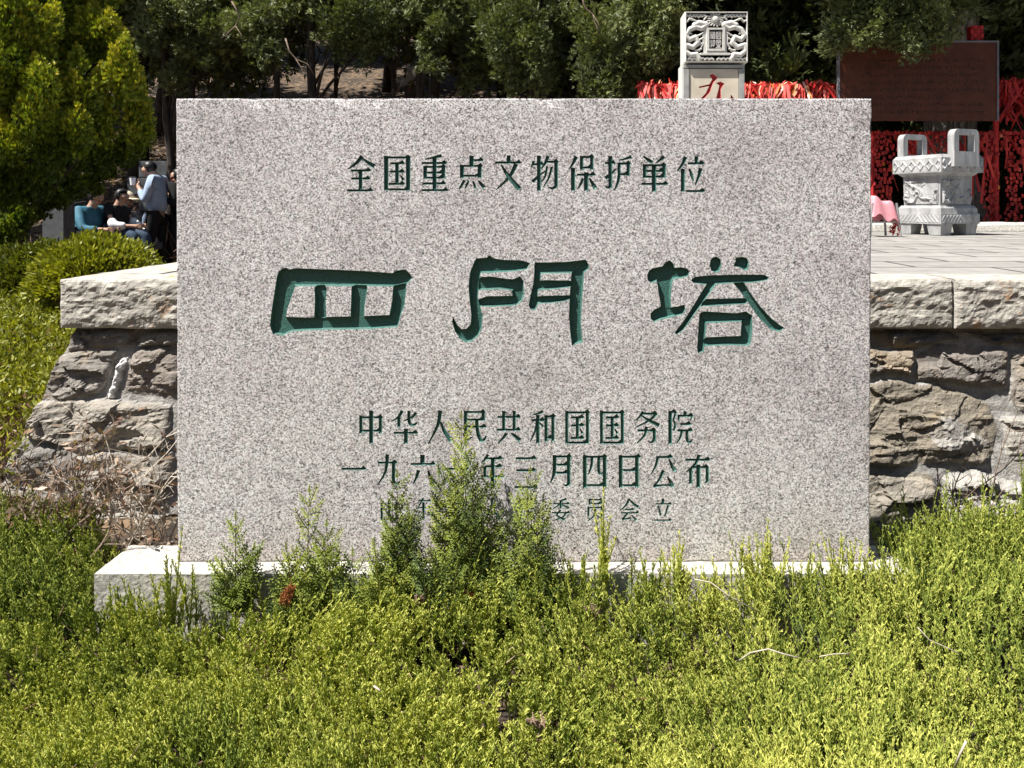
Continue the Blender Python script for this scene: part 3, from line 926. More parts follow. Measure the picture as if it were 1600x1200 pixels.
C(); S((976, 114, 24), (952, 150, 16), (916, 186, 6)); H(962, 1086, 131); S((1080, 130, 24), (1022, 186, 16), (914, 240, 6)); S((954, 142, 8), (1020, 185, 20), (1102, 224, 28)); H(930, 1076, 262); S((1000, 234, 24), (986, 300, 16), (924, 364, 6)); V(1062, 258, 344, 24); S((1062, 336, 22), (1036, 358, 14), (1014, 346, 6))
C(); V(1186, 108, 370, 28); H(1186, 1236, 118); S((1230, 120, 18), (1210, 182, 10)); S((1210, 180, 10), (1226, 226, 18), (1212, 266, 10)); V(1302, 112, 152, 24); V(1252, 140, 184, 16); H(1252, 1368, 147); S((1360, 148, 16), (1344, 184, 6)); H(1264, 1352, 212); H(1246, 1364, 262); S((1278, 264, 18), (1264, 320, 14), (1234, 366, 6)); S((1318, 262, 20), (1318, 330, 20), (1336, 356, 18), (1364, 330, 6))
# third line
zoomset(520, 620, 5.161)
C(); H(70, 270, 580)
C(); S((440, 464, 26), (426, 600, 18), (360, 712, 6)); H(362, 520, 530); V(490, 520, 695, 26); S((490, 684, 24), (518, 704, 20), (542, 680, 6))
C(); V(723, 466, 542, 34); H(628, 828, 541); S((692, 592, 26), (674, 650, 18), (648, 704, 6)); S((764, 594, 8), (788, 650, 24), (806, 726, 28))
C(); H(905, 1095, 580)
C(); S((1252, 466, 22), (1226, 505, 16), (1198, 534, 6)); H(1220, 1370, 496); H(1226, 1366, 560); H(1200, 1386, 641); V(1226, 560, 642, 22); V(1290, 498, 742, 28)
C(); H(1475, 1642, 495); H(1480, 1638, 592); H(1465, 1652, 728)
zoomset(810, 620, 5.0)
C(); S((282, 454, 26), (280, 590, 24), (250, 672, 6)); V(393, 454, 692, 26); H(276, 417, 466); H(282, 393, 530); H(282, 393, 592); S((393, 680, 22), (368, 694, 14), (350, 680, 6))
C(); V(519, 454, 716, 28); V(674, 454, 716, 28); H(515, 694, 468); H(519, 674, 690); S((576, 474, 20), (570, 540, 18), (546, 608, 6)); S((628, 474, 20), (628, 575, 20), (640, 602, 16), (660, 592, 6))
C(); V(799, 454, 712, 28); V(926, 454, 712, 28); H(795, 957, 468); H(799, 926, 572); H(799, 926, 690)
C(); H(1076, 1206, 470); S((1088, 474, 20), (1072, 540, 16), (1038, 602, 6)); S((1178, 486, 8), (1202, 545, 24), (1228, 580, 28)); S((1132, 574, 24), (1104, 640, 16), (1064, 694, 14)); S((1054, 700, 22), (1130, 690, 12), (1202, 692, 16)); S((1164, 624, 8), (1188, 665, 22), (1208, 706, 26))
C(); H(1305, 1500, 491); S((1412, 452, 24), (1382, 525, 18), (1310, 590, 6)); V(1346, 552, 682, 24); H(1346, 1488, 549); V(1476, 546, 668, 24); S((1476, 660, 20), (1456, 672, 8)); V(1406, 528, 712, 30)
# fourth line, smaller
TH[0] = 12.5
C(); S((378, 798, 16), (320, 815, 7)); H(272, 402, 835); V(330, 806, 876, 16); S((322, 842, 12), (265, 880, 5)); S((336, 842, 7), (396, 870, 16)); H(262, 404, 905); S((332, 884, 14), (302, 926, 12), (362, 962, 16)); S((372, 906, 14), (342, 944, 11), (270, 966, 5))
C(); V(556, 796, 842, 14); V(648, 796, 842, 14); H(552, 660, 803); H(556, 648, 835); V(547, 860, 936, 16); V(652, 860, 936, 16); H(542, 664, 866); S((602, 876, 14), (590, 930, 12), (540, 972, 5)); S((612, 926, 7), (652, 962, 16))
C(); S((866, 797, 20), (838, 850, 13), (790, 890, 5)); S((868, 802, 7), (904, 840, 17), (940, 862, 20)); H(830, 906, 880); H(800, 942, 906); S((856, 908, 13), (816, 954, 13)); S((808, 958, 14), (882, 949, 9)); S((884, 924, 7), (922, 966, 18))
C(); V(1130, 795, 836, 20); H(1075, 1197, 836); S((1094, 848, 8), (1112, 932, 15)); S((1170, 846, 17), (1144, 936, 7)); H(1062, 1197, 963)
zoomset(520, 620, 5.161)
C(); V(395, 848, 996, 18); V(455, 820, 990, 18); V(515, 848, 996, 18); H(395, 520, 990)
C(); H(690, 792, 838); S((728, 818, 14), (690, 893, 8)); H(690, 788, 894); V(731, 850, 986, 18); S((706, 920, 12), (678, 962, 5)); S((760, 918, 6), (802, 958, 15))
C(); V(1010, 816, 866, 16); S((980, 832, 12), (955, 862, 5)); S((1035, 830, 6), (1062, 856, 14)); S((1060, 862, 14), (1010, 890, 9), (945, 906, 5)); V(985, 900, 1000, 16); V(1048, 900, 1000, 16); H(985, 1056, 904); H(985, 1048, 936); H(985, 1048, 966); H(985, 1048, 996)
C(); S((1288, 816, 18), (1276, 890, 13), (1224, 998, 5)); S((1288, 872, 7), (1310, 930, 15), (1352, 990, 18))
C(); V(1516, 820, 990, 15); H(1512, 1618, 826); V(1606, 820, 870, 15); H(1516, 1610, 866); H(1518, 1626, 902); S((1570, 868, 14), (1576, 930, 14), (1600, 980, 14), (1626, 952, 5)); S((1518, 986, 12), (1556, 962, 5))
# the three large characters
DL, IL = 0.0145, 0.0055
def BP(*pts): cv.poly(pts, IL, DL)
zoomset(400, 380, 6.154)
C()
BP((250, 245), (290, 234), (315, 252), (390, 240), (600, 249), (800, 256), (1050, 268), (1310, 288), (1350, 263), (1440, 252), (1485, 300), (1505, 335), (1455, 390), (1330, 415), (700, 412), (345, 414), (230, 400), (198, 330), (215, 280))
BP((200, 325), (300, 340), (382, 412), (340, 520), (300, 640), (290, 710), (300, 800), (165, 882), (134, 790), (150, 640), (176, 480))
BP((1320, 400), (1450, 372), (1441, 480), (1428, 600), (1392, 690), (1366, 795), (1290, 800), (1280, 700), (1308, 560))
BP((150, 800), (290, 708), (480, 714), (700, 708), (1000, 702), (1282, 690), (1385, 720), (1362, 805), (1100, 825), (750, 830), (450, 840), (330, 852), (260, 888), (165, 872))
BP((562, 430), (585, 395), (662, 395), (682, 440), (671, 560), (677, 730), (558, 730), (566, 560))
BP((918, 420), (945, 392), (1062, 396), (1072, 430), (1046, 600), (1040, 730), (908, 730), (914, 560))
zoomset(690, 380, 6.154)
C()
BP((330, 145), (430, 140), (460, 114), (500, 145), (600, 160), (770, 165), (850, 190), (820, 252), (700, 270), (500, 284), (375, 286), (300, 240))
BP((330, 145), (400, 200), (376, 290), (360, 400), (350, 520), (366, 590), (396, 700), (386, 820), (350, 892), (292, 940), (240, 956), (180, 920), (130, 852), (102, 762), (108, 702), (150, 782), (190, 826), (236, 822), (278, 780), (286, 690), (270, 560), (258, 420), (276, 270))
BP((345, 340), (380, 326), (480, 320), (600, 340), (690, 346), (752, 318), (792, 365), (786, 430), (700, 458), (560, 440), (345, 452))
BP((678, 400), (788, 380), (792, 500), (768, 560), (710, 602), (680, 560))
BP((345, 545), (430, 510), (560, 508), (700, 504), (765, 556), (690, 600), (500, 610), (360, 608))
C()
BP((895, 185), (1000, 185), (1200, 180), (1330, 165), (1386, 156), (1417, 210), (1410, 252), (1350, 300), (1255, 286), (930, 292), (888, 230))
BP((895, 200), (958, 262), (952, 370), (926, 470), (926, 590), (900, 642), (855, 636), (836, 600), (855, 500), (884, 380))
BP((915, 362), (1000, 355), (1250, 360), (1250, 420), (1100, 440), (910, 452))
BP((905, 512), (980, 506), (1245, 500), (1240, 536), (1180, 560), (1050, 576), (905, 582))
BP((1250, 265), (1372, 258), (1362, 400), (1350, 560), (1340, 760), (1357, 956), (1300, 966), (1254, 988), (1239, 880), (1224, 700), (1235, 450))
zoomset(1000, 380, 6.667)
C()
BP((95, 285), (130, 260), (235, 240), (265, 200), (310, 177), (342, 205), (362, 255), (420, 250), (490, 262), (517, 300), (500, 345), (420, 365), (350, 376), (330, 425), (190, 425), (172, 395), (120, 416), (80, 386), (74, 330))
BP((178, 385), (332, 378), (325, 480), (319, 580), (325, 660), (332, 715), (320, 765), (210, 770), (216, 640), (190, 500))
BP((108, 732), (150, 690), (215, 660), (330, 668), (385, 660), (466, 638), (472, 690), (450, 740), (330, 770), (220, 792), (150, 822), (113, 790))
C()
BP((760, 145), (800, 139), (840, 170), (849, 230), (830, 292), (790, 309), (740, 286), (727, 220), (735, 175))
BP((1000, 150), (1060, 141), (1115, 155), (1134, 200), (1128, 272), (1095, 287), (1040, 256), (972, 235), (995, 190))
BP((528, 386), (570, 350), (720, 335), (1000, 328), (1290, 327), (1342, 355), (1325, 386), (1180, 410), (960, 416), (700, 432), (560, 416))
BP((700, 415), (805, 400), (760, 475), (690, 570), (640, 645), (566, 740), (506, 830), (446, 912), (382, 952), (360, 930), (450, 815), (556, 650), (645, 500))
BP((965, 410), (1080, 400), (1150, 520), (1250, 655), (1352, 768), (1450, 848), (1502, 880), (1470, 917), (1420, 917), (1358, 892), (1250, 792), (1130, 622), (1040, 500))
BP((645, 615), (690, 580), (900, 576), (1092, 571), (1128, 600), (1100, 632), (900, 642), (632, 660))
BP((618, 735), (660, 709), (760, 715), (1000, 730), (1100, 710), (1172, 755), (1160, 812), (1060, 816), (680, 832), (616, 800))
BP((618, 760), (692, 790), (686, 900), (672, 1060), (662, 1132), (605, 1147), (594, 1090), (605, 950))
BP((1058, 800), (1167, 768), (1172, 900), (1150, 1055), (1060, 1050), (1048, 950))
BP((640, 1012), (690, 980), (870, 972), (1060, 965), (1105, 1000), (1157, 1040), (1130, 1066), (900, 1061), (670, 1072))
cv.cut(slab, tab, M['green'])
local(slab, tab)
# plinth
zp0 = zb-0.0005
bm = bmesh.new()
bx0, bx1 = P(147, 895, 2.906)[0], P(1425, 895, 2.906)[0]
box(bm, ((bx0+bx1)/2, (2.906+3.15)/2, zp0-0.17), (bx1-bx0, 0.244, 0.34))
bmesh.ops.bisect_plane(bm, geom=bm.verts[:]+bm.edges[:]+bm.faces[:], plane_co=(0, 0, zp0-0.001), plane_no=(0, 0, 1))
bmesh.ops.subdivide_edges(bm, edges=bm.edges, cuts=40, use_grid_fill=True)
for v in bm.verts:
    n = float(fbm(v.co.x*18, v.co.z*25+v.co.y*25, 81, 4))-0.5
    if v.co.y < 2.95 and v.co.z < zp0-0.004: v.co.y -= 0.003*n
    if v.co.z > zp0-0.004 and not (2.99 < v.co.y < 3.13 and x0 < v.co.x < x1): v.co.z += 0.004*(n-0.4)
bm_obj('plinth', bm, M['plinth'], tab, world=True)
# ------------------------------------------------------------------ carved stele behind the tablet
STY = 8.0
k = STY/F
stele = thing('carved_stele', 'pale stone stele with carved relief head above a cream panel bearing a red character', 'stele', loc=(P(1115, 0, STY)[0], STY+0.12, TZ))
hx0, hx1 = P(1069, 0, STY)[0], P(1168, 0, STY)[0]
hz0, hz1 = P(0, 98, STY)[2], P(0, 19, STY)[2]
# head: relief as a height field, drawn in crop pixels (crop 1050,0 at scale 7.5)
nu, nv = 220, 180
uu, vv = np.meshgrid(np.linspace(0, 1, nu), np.linspace(0, 1, nv))
zx = 140+uu*740; zy = 735-vv*590
def segd(pts):
    d = np.full(zx.shape, 1e9)
    for (x0_, y0_), (x1_, y1_) in zip(pts, pts[1:]):
        ex, ey = x1_-x0_, y1_-y0_
        t = np.clip(((zx-x0_)*ex+(zy-y0_)*ey)/(ex*ex+ey*ey+1e-9), 0, 1)
        d = np.minimum(d, np.hypot(zx-x0_-t*ex, zy-y0_-t*ey))
    return d
hgt = np.zeros(zx.shape)
def ridge(pts, w, a):
    global hgt
    d = segd(pts)
    hgt = np.maximum(hgt, a*np.sqrt(np.clip(1-(d/w)**2, 0, 1)))
sunc = (500, 235)
for i in range(16):                                       # flames round the pearl
    a = 2*math.pi*i/16
    ridge([(sunc[0]+48*math.cos(a), sunc[1]+44*math.sin(a)), (sunc[0]+(85+20*(i % 2))*math.cos(a+0.15), sunc[1]+(66+14*(i % 2))*math.sin(a+0.15))], 8, 0.6)
for sgn in (-1, 1):
    X_ = lambda x: 500+sgn*(x-500)
    body = [(X_(600), 300), (X_(660), 340), (X_(730), 320), (X_(800), 350), (X_(845), 420), (X_(800), 470), (X_(730), 440), (X_(700), 500), (X_(760), 560), (X_(840), 530), (X_(855), 600), (X_(790), 650), (X_(720), 640), (X_(690), 690)]
    ridge(body, 30, 1.0)
    ridge([(X_(610), 290), (X_(690), 275), (X_(740), 300)], 34, 1.0)           # head
    ridge([(X_(690), 270), (X_(760), 240), (X_(800), 225), (X_(830), 260), (X_(850), 250)], 12, 0.8)
    ridge([(X_(630), 235), (X_(600), 200), (X_(640), 185)], 11, 0.7)
    for q in range(6):
        ridge([(X_(620+q*42), 178), (X_(650+q*42), 200+8*(q % 2)), (X_(690+q*36), 182)], 10, 0.6)
    for q in range(5):
        ridge([(X_(640+q*8), 390+q*62), (X_(690+q*6), 420+q*58), (X_(730), 430+q*54)], 11, 0.65)
        ridge([(X_(780+q*14), 400+q*60), (X_(830), 380+q*66)], 10, 0.6)
    ridge([(X_(560), 265), (X_(600), 330), (X_(640), 420), (X_(640), 520), (X_(690), 600)], 10, 0.6)
    for q in range(7):
        ridge([(X_(520+q*50), 700), (X_(545+q*50), 680), (X_(570+q*50), 700)], 11, 0.55)
d = np.hypot(zx-sunc[0], zy-sunc[1])
hgt = np.where(d < 66, 0.1, hgt)
hgt = np.where(d < 36, 1.05*np.sqrt(np.clip(1-(d/52)**2, 0, 1)), hgt)
for i in range(16):
    a = 2*math.pi*i/16
    ridge([(sunc[0]+42*math.cos(a), sunc[1]+40*math.sin(a)), (sunc[0]+92*math.cos(a+0.2), sunc[1]+74*math.sin(a+0.2))], 7, 0.55)
ins = (zx > 325) & (zx < 670) & (zy > 325) & (zy < 650)
step = np.where(ins & (zx > 365) & (zx < 640) & (zy > 345), 0.55, 0.0)
hgt = np.where(ins & (zy > 345) & (zx > 360) & (zx < 635), 0.45, hgt)
hgt = np.where(ins & (zy > 625), 0.8, hgt)
hgt = np.where((zx > 395) & (zx < 612) & (zy > 335) & (zy < 605), 0.9, hgt)
hgt = np.where((zx > 424) & (zx < 582) & (zy > 356) & (zy < 578), 0.15, hgt)
edge = np.minimum(np.minimum(zx-140, 880-zx)/7.4, np.minimum(zy-145, 735-zy)/5.9)
hgt = np.where(edge < 2.6, 0.95, hgt)
hgt = np.where(edge < 1.2, 0.95*edge/1.2, hgt)
rel = grid_mesh('relief', hx0+uu*(hx1-hx0), STY-0.012-0.030*hgt, hz0+vv*(hz1-hz0), M['white_stone'], parent=stele, world=True)
bm = bmesh.new()
box(bm, ((hx0+hx1)/2-0.0, STY+0.13, (hz0+hz1)/2), (hx1-hx0+0.0, 0.284, hz1-hz0))
bm_obj('head', bm, M['white_stone'], stele, world=True, bevel=0.012)
SKX = lambda zx_: (1050+zx_/7.5-HX)*k
SKZ = lambda zy_: CZ-(zy_/7.5-HY)*k
bm = bmesh.new()
box(bm, ((SKX(424)+SKX(582))/2, STY-0.012-0.008, (SKZ(356)+SKZ(578))/2), (SKX(582)-SKX(424), 0.01, SKZ(356)-SKZ(578)))
sealp = bm_obj('seal_panel', bm, M['dark_stone'], stele, world=True)
bm = bmesh.new()
def bar(x0_, y0_, x1_, y1_, w=8):
    a = Vector((SKX(x0_), 0, SKZ(y0_))); b = Vector((SKX(x1_), 0, SKZ(y1_)))
    d = b-a; L = d.length+w/7.5*k*0.6
    an = math.atan2(d.z, d.x)
    c = (a+b)/2
    Mx = Matrix.Translation((c.x, STY-0.0285, c.z)) @ Matrix.Rotation(-an, 4, 'Y')
    box(bm, (0, 0, 0), (L, 0.006, w/7.5*k), Mx)
for b_ in ((432, 385, 468, 385), (450, 375, 450, 460), (432, 405, 468, 405), (440, 405, 432, 455), (460, 405, 466, 455), (478, 378, 478, 430), (492, 378, 492, 455), (478, 405, 492, 405), (474, 430, 474, 460), (474, 460, 492, 460),
           (435, 478, 435, 500), (452, 478, 452, 505), (432, 505, 460, 505), (436, 520, 436, 555), (436, 555, 456, 555), (456, 520, 456, 555), (436, 520, 456, 520), (476, 478, 476, 500), (492, 478, 492, 510), (474, 512, 490, 512), (474, 512, 474, 550), (490, 512, 490, 535), (474, 552, 490, 535),
           (512, 380, 535, 380), (512, 380, 512, 460), (512, 400, 532, 400), (512, 420, 532, 420), (525, 380, 525, 440), (512, 445, 535, 445), (545, 378, 566, 378), (545, 395, 566, 395), (545, 378, 545, 440), (566, 378, 566, 462), (545, 415, 566, 415), (545, 440, 566, 440), (520, 462, 560, 462),
           (512, 482, 566, 482), (512, 496, 512, 515), (512, 496, 566, 496), (566, 496, 566, 515), (539, 482, 539, 520), (524, 508, 530, 508), (548, 508, 554, 508), (512, 528, 566, 528), (526, 528, 526, 566), (552, 528, 552, 566), (539, 528, 539, 566), (510, 568, 568, 568)):
    bar(*b_)
ob = bm_obj('seal_characters', bm, M['white_stone'], stele, world=True)
ob.parent = sealp
# shaft: grey border, cream panel, carved red character
sx0, sx1 = P(1066, 0, STY)[0], P(1165, 0, STY)[0]
sz1 = hz0-0.012
bm = bmesh.new()
box(bm, ((sx0+sx1)/2, STY+0.16, (sz1+TZ+0.2)/2), (sx1-sx0, 0.24, sz1-TZ-0.2))
bm_obj('shaft', bm, M['white_stone'], stele, world=True, bevel=0.008)
bm = bmesh.new()
wb = 0.052
for cx_, cz_, w_, h_ in (((sx0+sx1)/2, sz1-0.025, sx1-sx0-0.03, 0.03), (sx0+0.04, (sz1+TZ+0.2)/2, 0.05, sz1-TZ-0.3), (sx1-0.04, (sz1+TZ+0.2)/2, 0.05, sz1-TZ-0.3)):
    box(bm, (cx_, STY+0.030, cz_), (w_, 0.075, h_))
zz = sz1-0.06
while zz > TZ+0.35:                                          # beads of the border
    for xx in (sx0+0.04, sx1-0.04):
        bmesh.ops.create_icosphere(bm, subdivisions=1, radius=0.009, matrix=Matrix.Translation((xx+0.008*math.sin(zz*90), STY, zz)))
    zz -= 0.026
bm_obj('carved_border', bm, M['grey_stone'], stele, world=True)
bm = bmesh.new()
box(bm, ((sx0+sx1)/2, STY+0.05, (sz1-0.05+TZ+0.4)/2), (sx1-sx0-0.14, 0.09, sz1-0.05-TZ-0.4))
panel = bm_obj('inscription_panel', bm, [M['panel_stone'], M['red_paint']])
cv = Carver(STY+0.005, lambda x, y: (SKX(x), SKZ(y)))
cv.char()
for pl in ([(440, 880), (480, 866), (535, 905), (520, 932), (492, 960), (466, 1002), (320, 1032), (314, 1014), (440, 985), (472, 930)],
           [(478, 985), (444, 1082), (380, 1152), (320, 1205), (310, 1180), (398, 1090), (438, 1000)],
           [(515, 972), (570, 955), (617, 980), (600, 1000), (572, 1050), (576, 1170), (600, 1240), (680, 1250), (690, 1105), (725, 1150), (728, 1260), (690, 1300), (580, 1295), (530, 1220), (520, 1140), (545, 1050), (555, 1000)]):
    cv.poly(pl, 0.008, 0.022)
cv.cut(panel, stele, M['red_paint'])
local(panel, stele)
bm = bmesh.new()
box(bm, ((sx0+sx1)/2, STY+0.14, TZ+0.1), (0.95, 0.5, 0.2))
box(bm, ((sx0+sx1)/2, STY+0.14, TZ+0.24), (0.8, 0.38, 0.08))
bm_obj('base', bm, M['white_stone'], stele, world=True, bevel=0.015)

# ------------------------------------------------------------------ marble incense burner
BY = 9.15
def build_burner():
    b = thing('incense_burner', 'grey white marble incense burner with two square loop handles and carved sides', 'incense burner', loc=(P(1464, 0, 9.6)[0], 9.6, TZ), rz=R(-69))
    b.scale = (1.0, 0.86, 0.99)
    bm = bmesh.new()
    frustum(bm, 0.13, 0.25, 0.345, 0.345, 0.345, 0.345)
    frustum(bm, 0.25, 0.315, 0.33, 0.33, 0.325, 0.325)
    bm_obj('plinth', bm, M['marble'], b, bevel=0.012)
    for sx in (-1, 1):
        for sy in (-1, 1):
            bm = bmesh.new()
            v = frustum(bm, 0.0, 0.13, 0.085, 0.085, 0.105, 0.105)
            for q in v: q.co.x += sx*0.225; q.co.y += sy*0.225
            bm_obj('foot', bm, M['marble'], b, bevel=0.015)
    bm = bmesh.new()
    frustum(bm, 0.31, 0.345, 0.325, 0.325, 0.30, 0.30)
    frustum(bm, 0.342, 0.70, 0.275, 0.275, 0.285, 0.285)
    frustum(bm, 0.695, 0.735, 0.292, 0.292, 0.335, 0.335)
    bm_obj('body', bm, M['marble'], b, bevel=0.006)
    bm = bmesh.new()                                           # hollow rim
    v0 = []
    for z, a, c in ((0.735, 0.375, 0.375), (0.905, 0.375, 0.375), (0.945, 0.345, 0.345), (0.945, 0.25, 0.25), (0.80, 0.25, 0.25)):
        v0.append([bm.verts.new((x, y, z)) for x, y in ((-a, -c), (a, -c), (a, c), (-a, c))])
    for r0, r1 in zip(v0, v0[1:]):
        for i in range(4): bm.faces.new((r0[i], r0[(i+1) % 4], r1[(i+1) % 4], r1[i]))
    bm.faces.new(v0[0]); bm.faces.new(v0[-1])
    rim = bm_obj('rim', bm, M['marble'], b, bevel=0.008)
    # diamond pattern on the rim, scroll relief on the body
    def relief(name, face, z0, z1, half, off, func, amp, par):
        n, m = 110, 60
        u, w = np.meshgrid(np.linspace(-1, 1, n), np.linspace(0, 1, m))
        h = func(u, w)*amp
        e = np.minimum(1-np.abs(u), np.minimum(w, 1-w)*0.8)
        h = np.where(e < 0.03, 0, h)
        d = off+h
        X = u*half; Z = z0+w*(z1-z0)
        if face == 0: A_ = (X, -d, Z)
        elif face == 1: A_ = (d, X, Z)
        elif face == 2: A_ = (-X, d, Z)
        else: A_ = (-d, -X, Z)
        return grid_mesh(name, *A_, M['marble'], parent=par, smooth=False)
    dia = lambda u, w: np.clip(1.3-4*np.abs(np.abs(((u*5.5) % 2)-1)*0.5+np.abs(w-0.5)*1.0-0.36)*2.2, 0, 1)
    scr = lambda u, w: np.clip((ridged(u*3.2+2.1*fbm(u*2.5, w*2.5, 5, 2), w*2.6+1.7*fbm(u*2, w*3, 9, 2), 44, 2)-0.62)*4, 0, 1)
    chev = lambda u, w: np.clip(0.5+0.9*np.sin((np.abs(u)*6+w*1.6)*6.0), 0, 1)*0.6
    for f in range(4):
        relief('rim_pattern', f, 0.745, 0.895, 0.365, 0.3765, dia, 0.012, rim)
        relief('carved_panel', f, 0.365, 0.66, 0.255, 0.2865, scr, 0.028, b)
        relief('plinth_pattern', f, 0.145, 0.238, 0.33, 0.3465, chev, 0.008, b)
    def handle(x):
        bm = bmesh.new()
        def rr(hw, z0, z1, rad, nn=5):
            p = [(-hw, z0), (hw, z0)]
            for c_, a0 in (((hw-rad, z1-rad), 0), ((-hw+rad, z1-rad), 90)):
                for q in range(nn+1):
                    a = R(a0+90*q/nn)
                    p.append((c_[0]+rad*math.cos(a), c_[1]+rad*math.sin(a)))
            return p
        zb_ = 0.80
        o_ = rr(0.22, zb_, 1.235, 0.075)
        i_ = rr(0.138, 0.975, 1.172, 0.008)
        rings = []
        for xx in (x-0.048, x+0.048):
            rings.append(([bm.verts.new((xx, p[0], p[1])) for p in o_], [bm.verts.new((xx, p[0], p[1])) for p in i_]))
        n = len(o_)
        (oa, ia), (ob_, ib) = rings
        for i in range(n):
            j = (i+1) % n
            bm.faces.new((oa[i], oa[j], ia[j], ia[i])); bm.faces.new((ob_[j], ob_[i], ib[i], ib[j]))
            bm.faces.new((oa[j], oa[i], ob_[i], ob_[j])); bm.faces.new((ia[i], ia[j], ib[j], ib[i]))
        bm_obj('handle', bm, M['marble'], b, bevel=0.010)
    handle(0.385); handle(-0.385)
    # ash bed inside
    bm = bmesh.new(); box(bm, (0, 0, 0.82), (0.5, 0.5, 0.04)); bm_obj('ash', bm, M['grey_stone'], b)
    return b
build_burner()
# small stool with pink cloth, half hidden by the tablet
def build_stool():
    t = thing('cloth_covered_stool', 'folding stool with a pink cloth seat beside the incense burner', 'stool', loc=(P(1372, 0, 9.0)[0], 9.0, TZ), rz=R(12))
    n = 26
    u, w = np.meshgrid(np.linspace(-1, 1, n), np.linspace(-1, 1, n))
    r = np.maximum(np.abs(u), np.abs(w))
    z = 0.40-0.05*u-0.20*np.clip(r-0.72, 0, 1)/0.28+0.03*np.sin(u*6+w*2)*r
    grid_mesh('cloth_seat', u*0.17-0.0, w*0.16, z, M['pink'], parent=t, smooth=True)
    for sx in (-1, 1):
        for sy in (-1, 1):
            bm = bmesh.new(); tube(bm, [(sx*0.15, sy*0.12, 0.37), (sx*0.19, sy*0.14, 0.0)], 0.014, 8); bm_obj('leg', bm, M['metal'], t)
    bm = bmesh.new(); tube(bm, [(-0.17, -0.13, 0.16), (0.17, -0.13, 0.16)], 0.010, 8); bm_obj('crossbar', bm, M['metal'], t)
build_stool()
rngr = np.random.default_rng(12)
cl = Cloud()
c0 = np.array(P(1397, 362, 8.95))
pts = c0+rngr.normal(size=(40, 3))*np.array([0.035, 0.03, 0.03])+np.array([0, 0, 0.02])
cl.blades(pts, norm(rngr.normal(size=(40, 3))+np.array([0, 0, 0.6])), norm(rngr.normal(size=(40, 3))), 0.07, 0.03, rngr.random(40)*0.7)
o = cl.build('ribbon_knot', M['ribbon'])
tag(o, 'small knot of red cloth lying at the foot of the pink stool', 'ribbon')

# ------------------------------------------------------------------ notice board
NY = 11.2
board = thing('notice_board', 'large dark brown notice board on metal posts behind the incense burner', 'notice board', loc=(P(1433, 0, NY)[0], NY, TZ))
bx0_, bx1_ = P(1311, 0, NY)[0], P(1556, 0, NY)[0]
bz0_, bz1_ = P(0, 189, NY)[2], P(0, 67, NY)[2]
bm = bmesh.new(); box(bm, ((bx0_+bx1_)/2, NY, (bz0_+bz1_)/2), (bx1_-bx0_, 0.05, bz1_-bz0_)); bm_obj('panel', bm, M['board'], board, world=True)
bm = bmesh.new()
for q in (((bx0_+bx1_)/2, bz1_+0.012, bx1_-bx0_+0.05, 0.024), (bx0_-0.012, (bz0_+bz1_)/2, 0.024, bz1_-bz0_), (bx1_+0.012, (bz0_+bz1_)/2, 0.024, bz1_-bz0_)):
    box(bm, (q[0], NY-0.004, q[1]), (q[2], 0.07, q[3]))
bm_obj('frame', bm, M['grey_cloth'], board, world=True)
bm = bmesh.new()
rr_ = np.random.default_rng(5)
for row, zz_ in enumerate(np.linspace(bz1_-0.25, bz0_+0.12, 8)):
    x = bx0_+0.2+0.25*rr_.random()
    xe = bx1_-0.15-0.8*rr_.random()*(row % 3 == 2)
    while x < xe:
        for q in range(3):
            box(bm, (x+rr_.normal()*0.012, NY-0.0265, zz_+rr_.normal()*0.014), (0.034 if q < 2 else 0.007, 0.004, 0.007 if q < 2 else 0.04))
        x += 0.062
bm_obj('lettering', bm, M['board_text'], board, world=True)['kind'] = 'stuff'
for xx in (bx0_+0.3, bx1_-0.36):
    bm = bmesh.new(); tube(bm, [(xx, NY+0.06, TZ-0.15), (xx, NY+0.06, bz1_-0.03)], 0.028, 8); bm_obj('post', bm, M['bark_dark'], board, world=True)
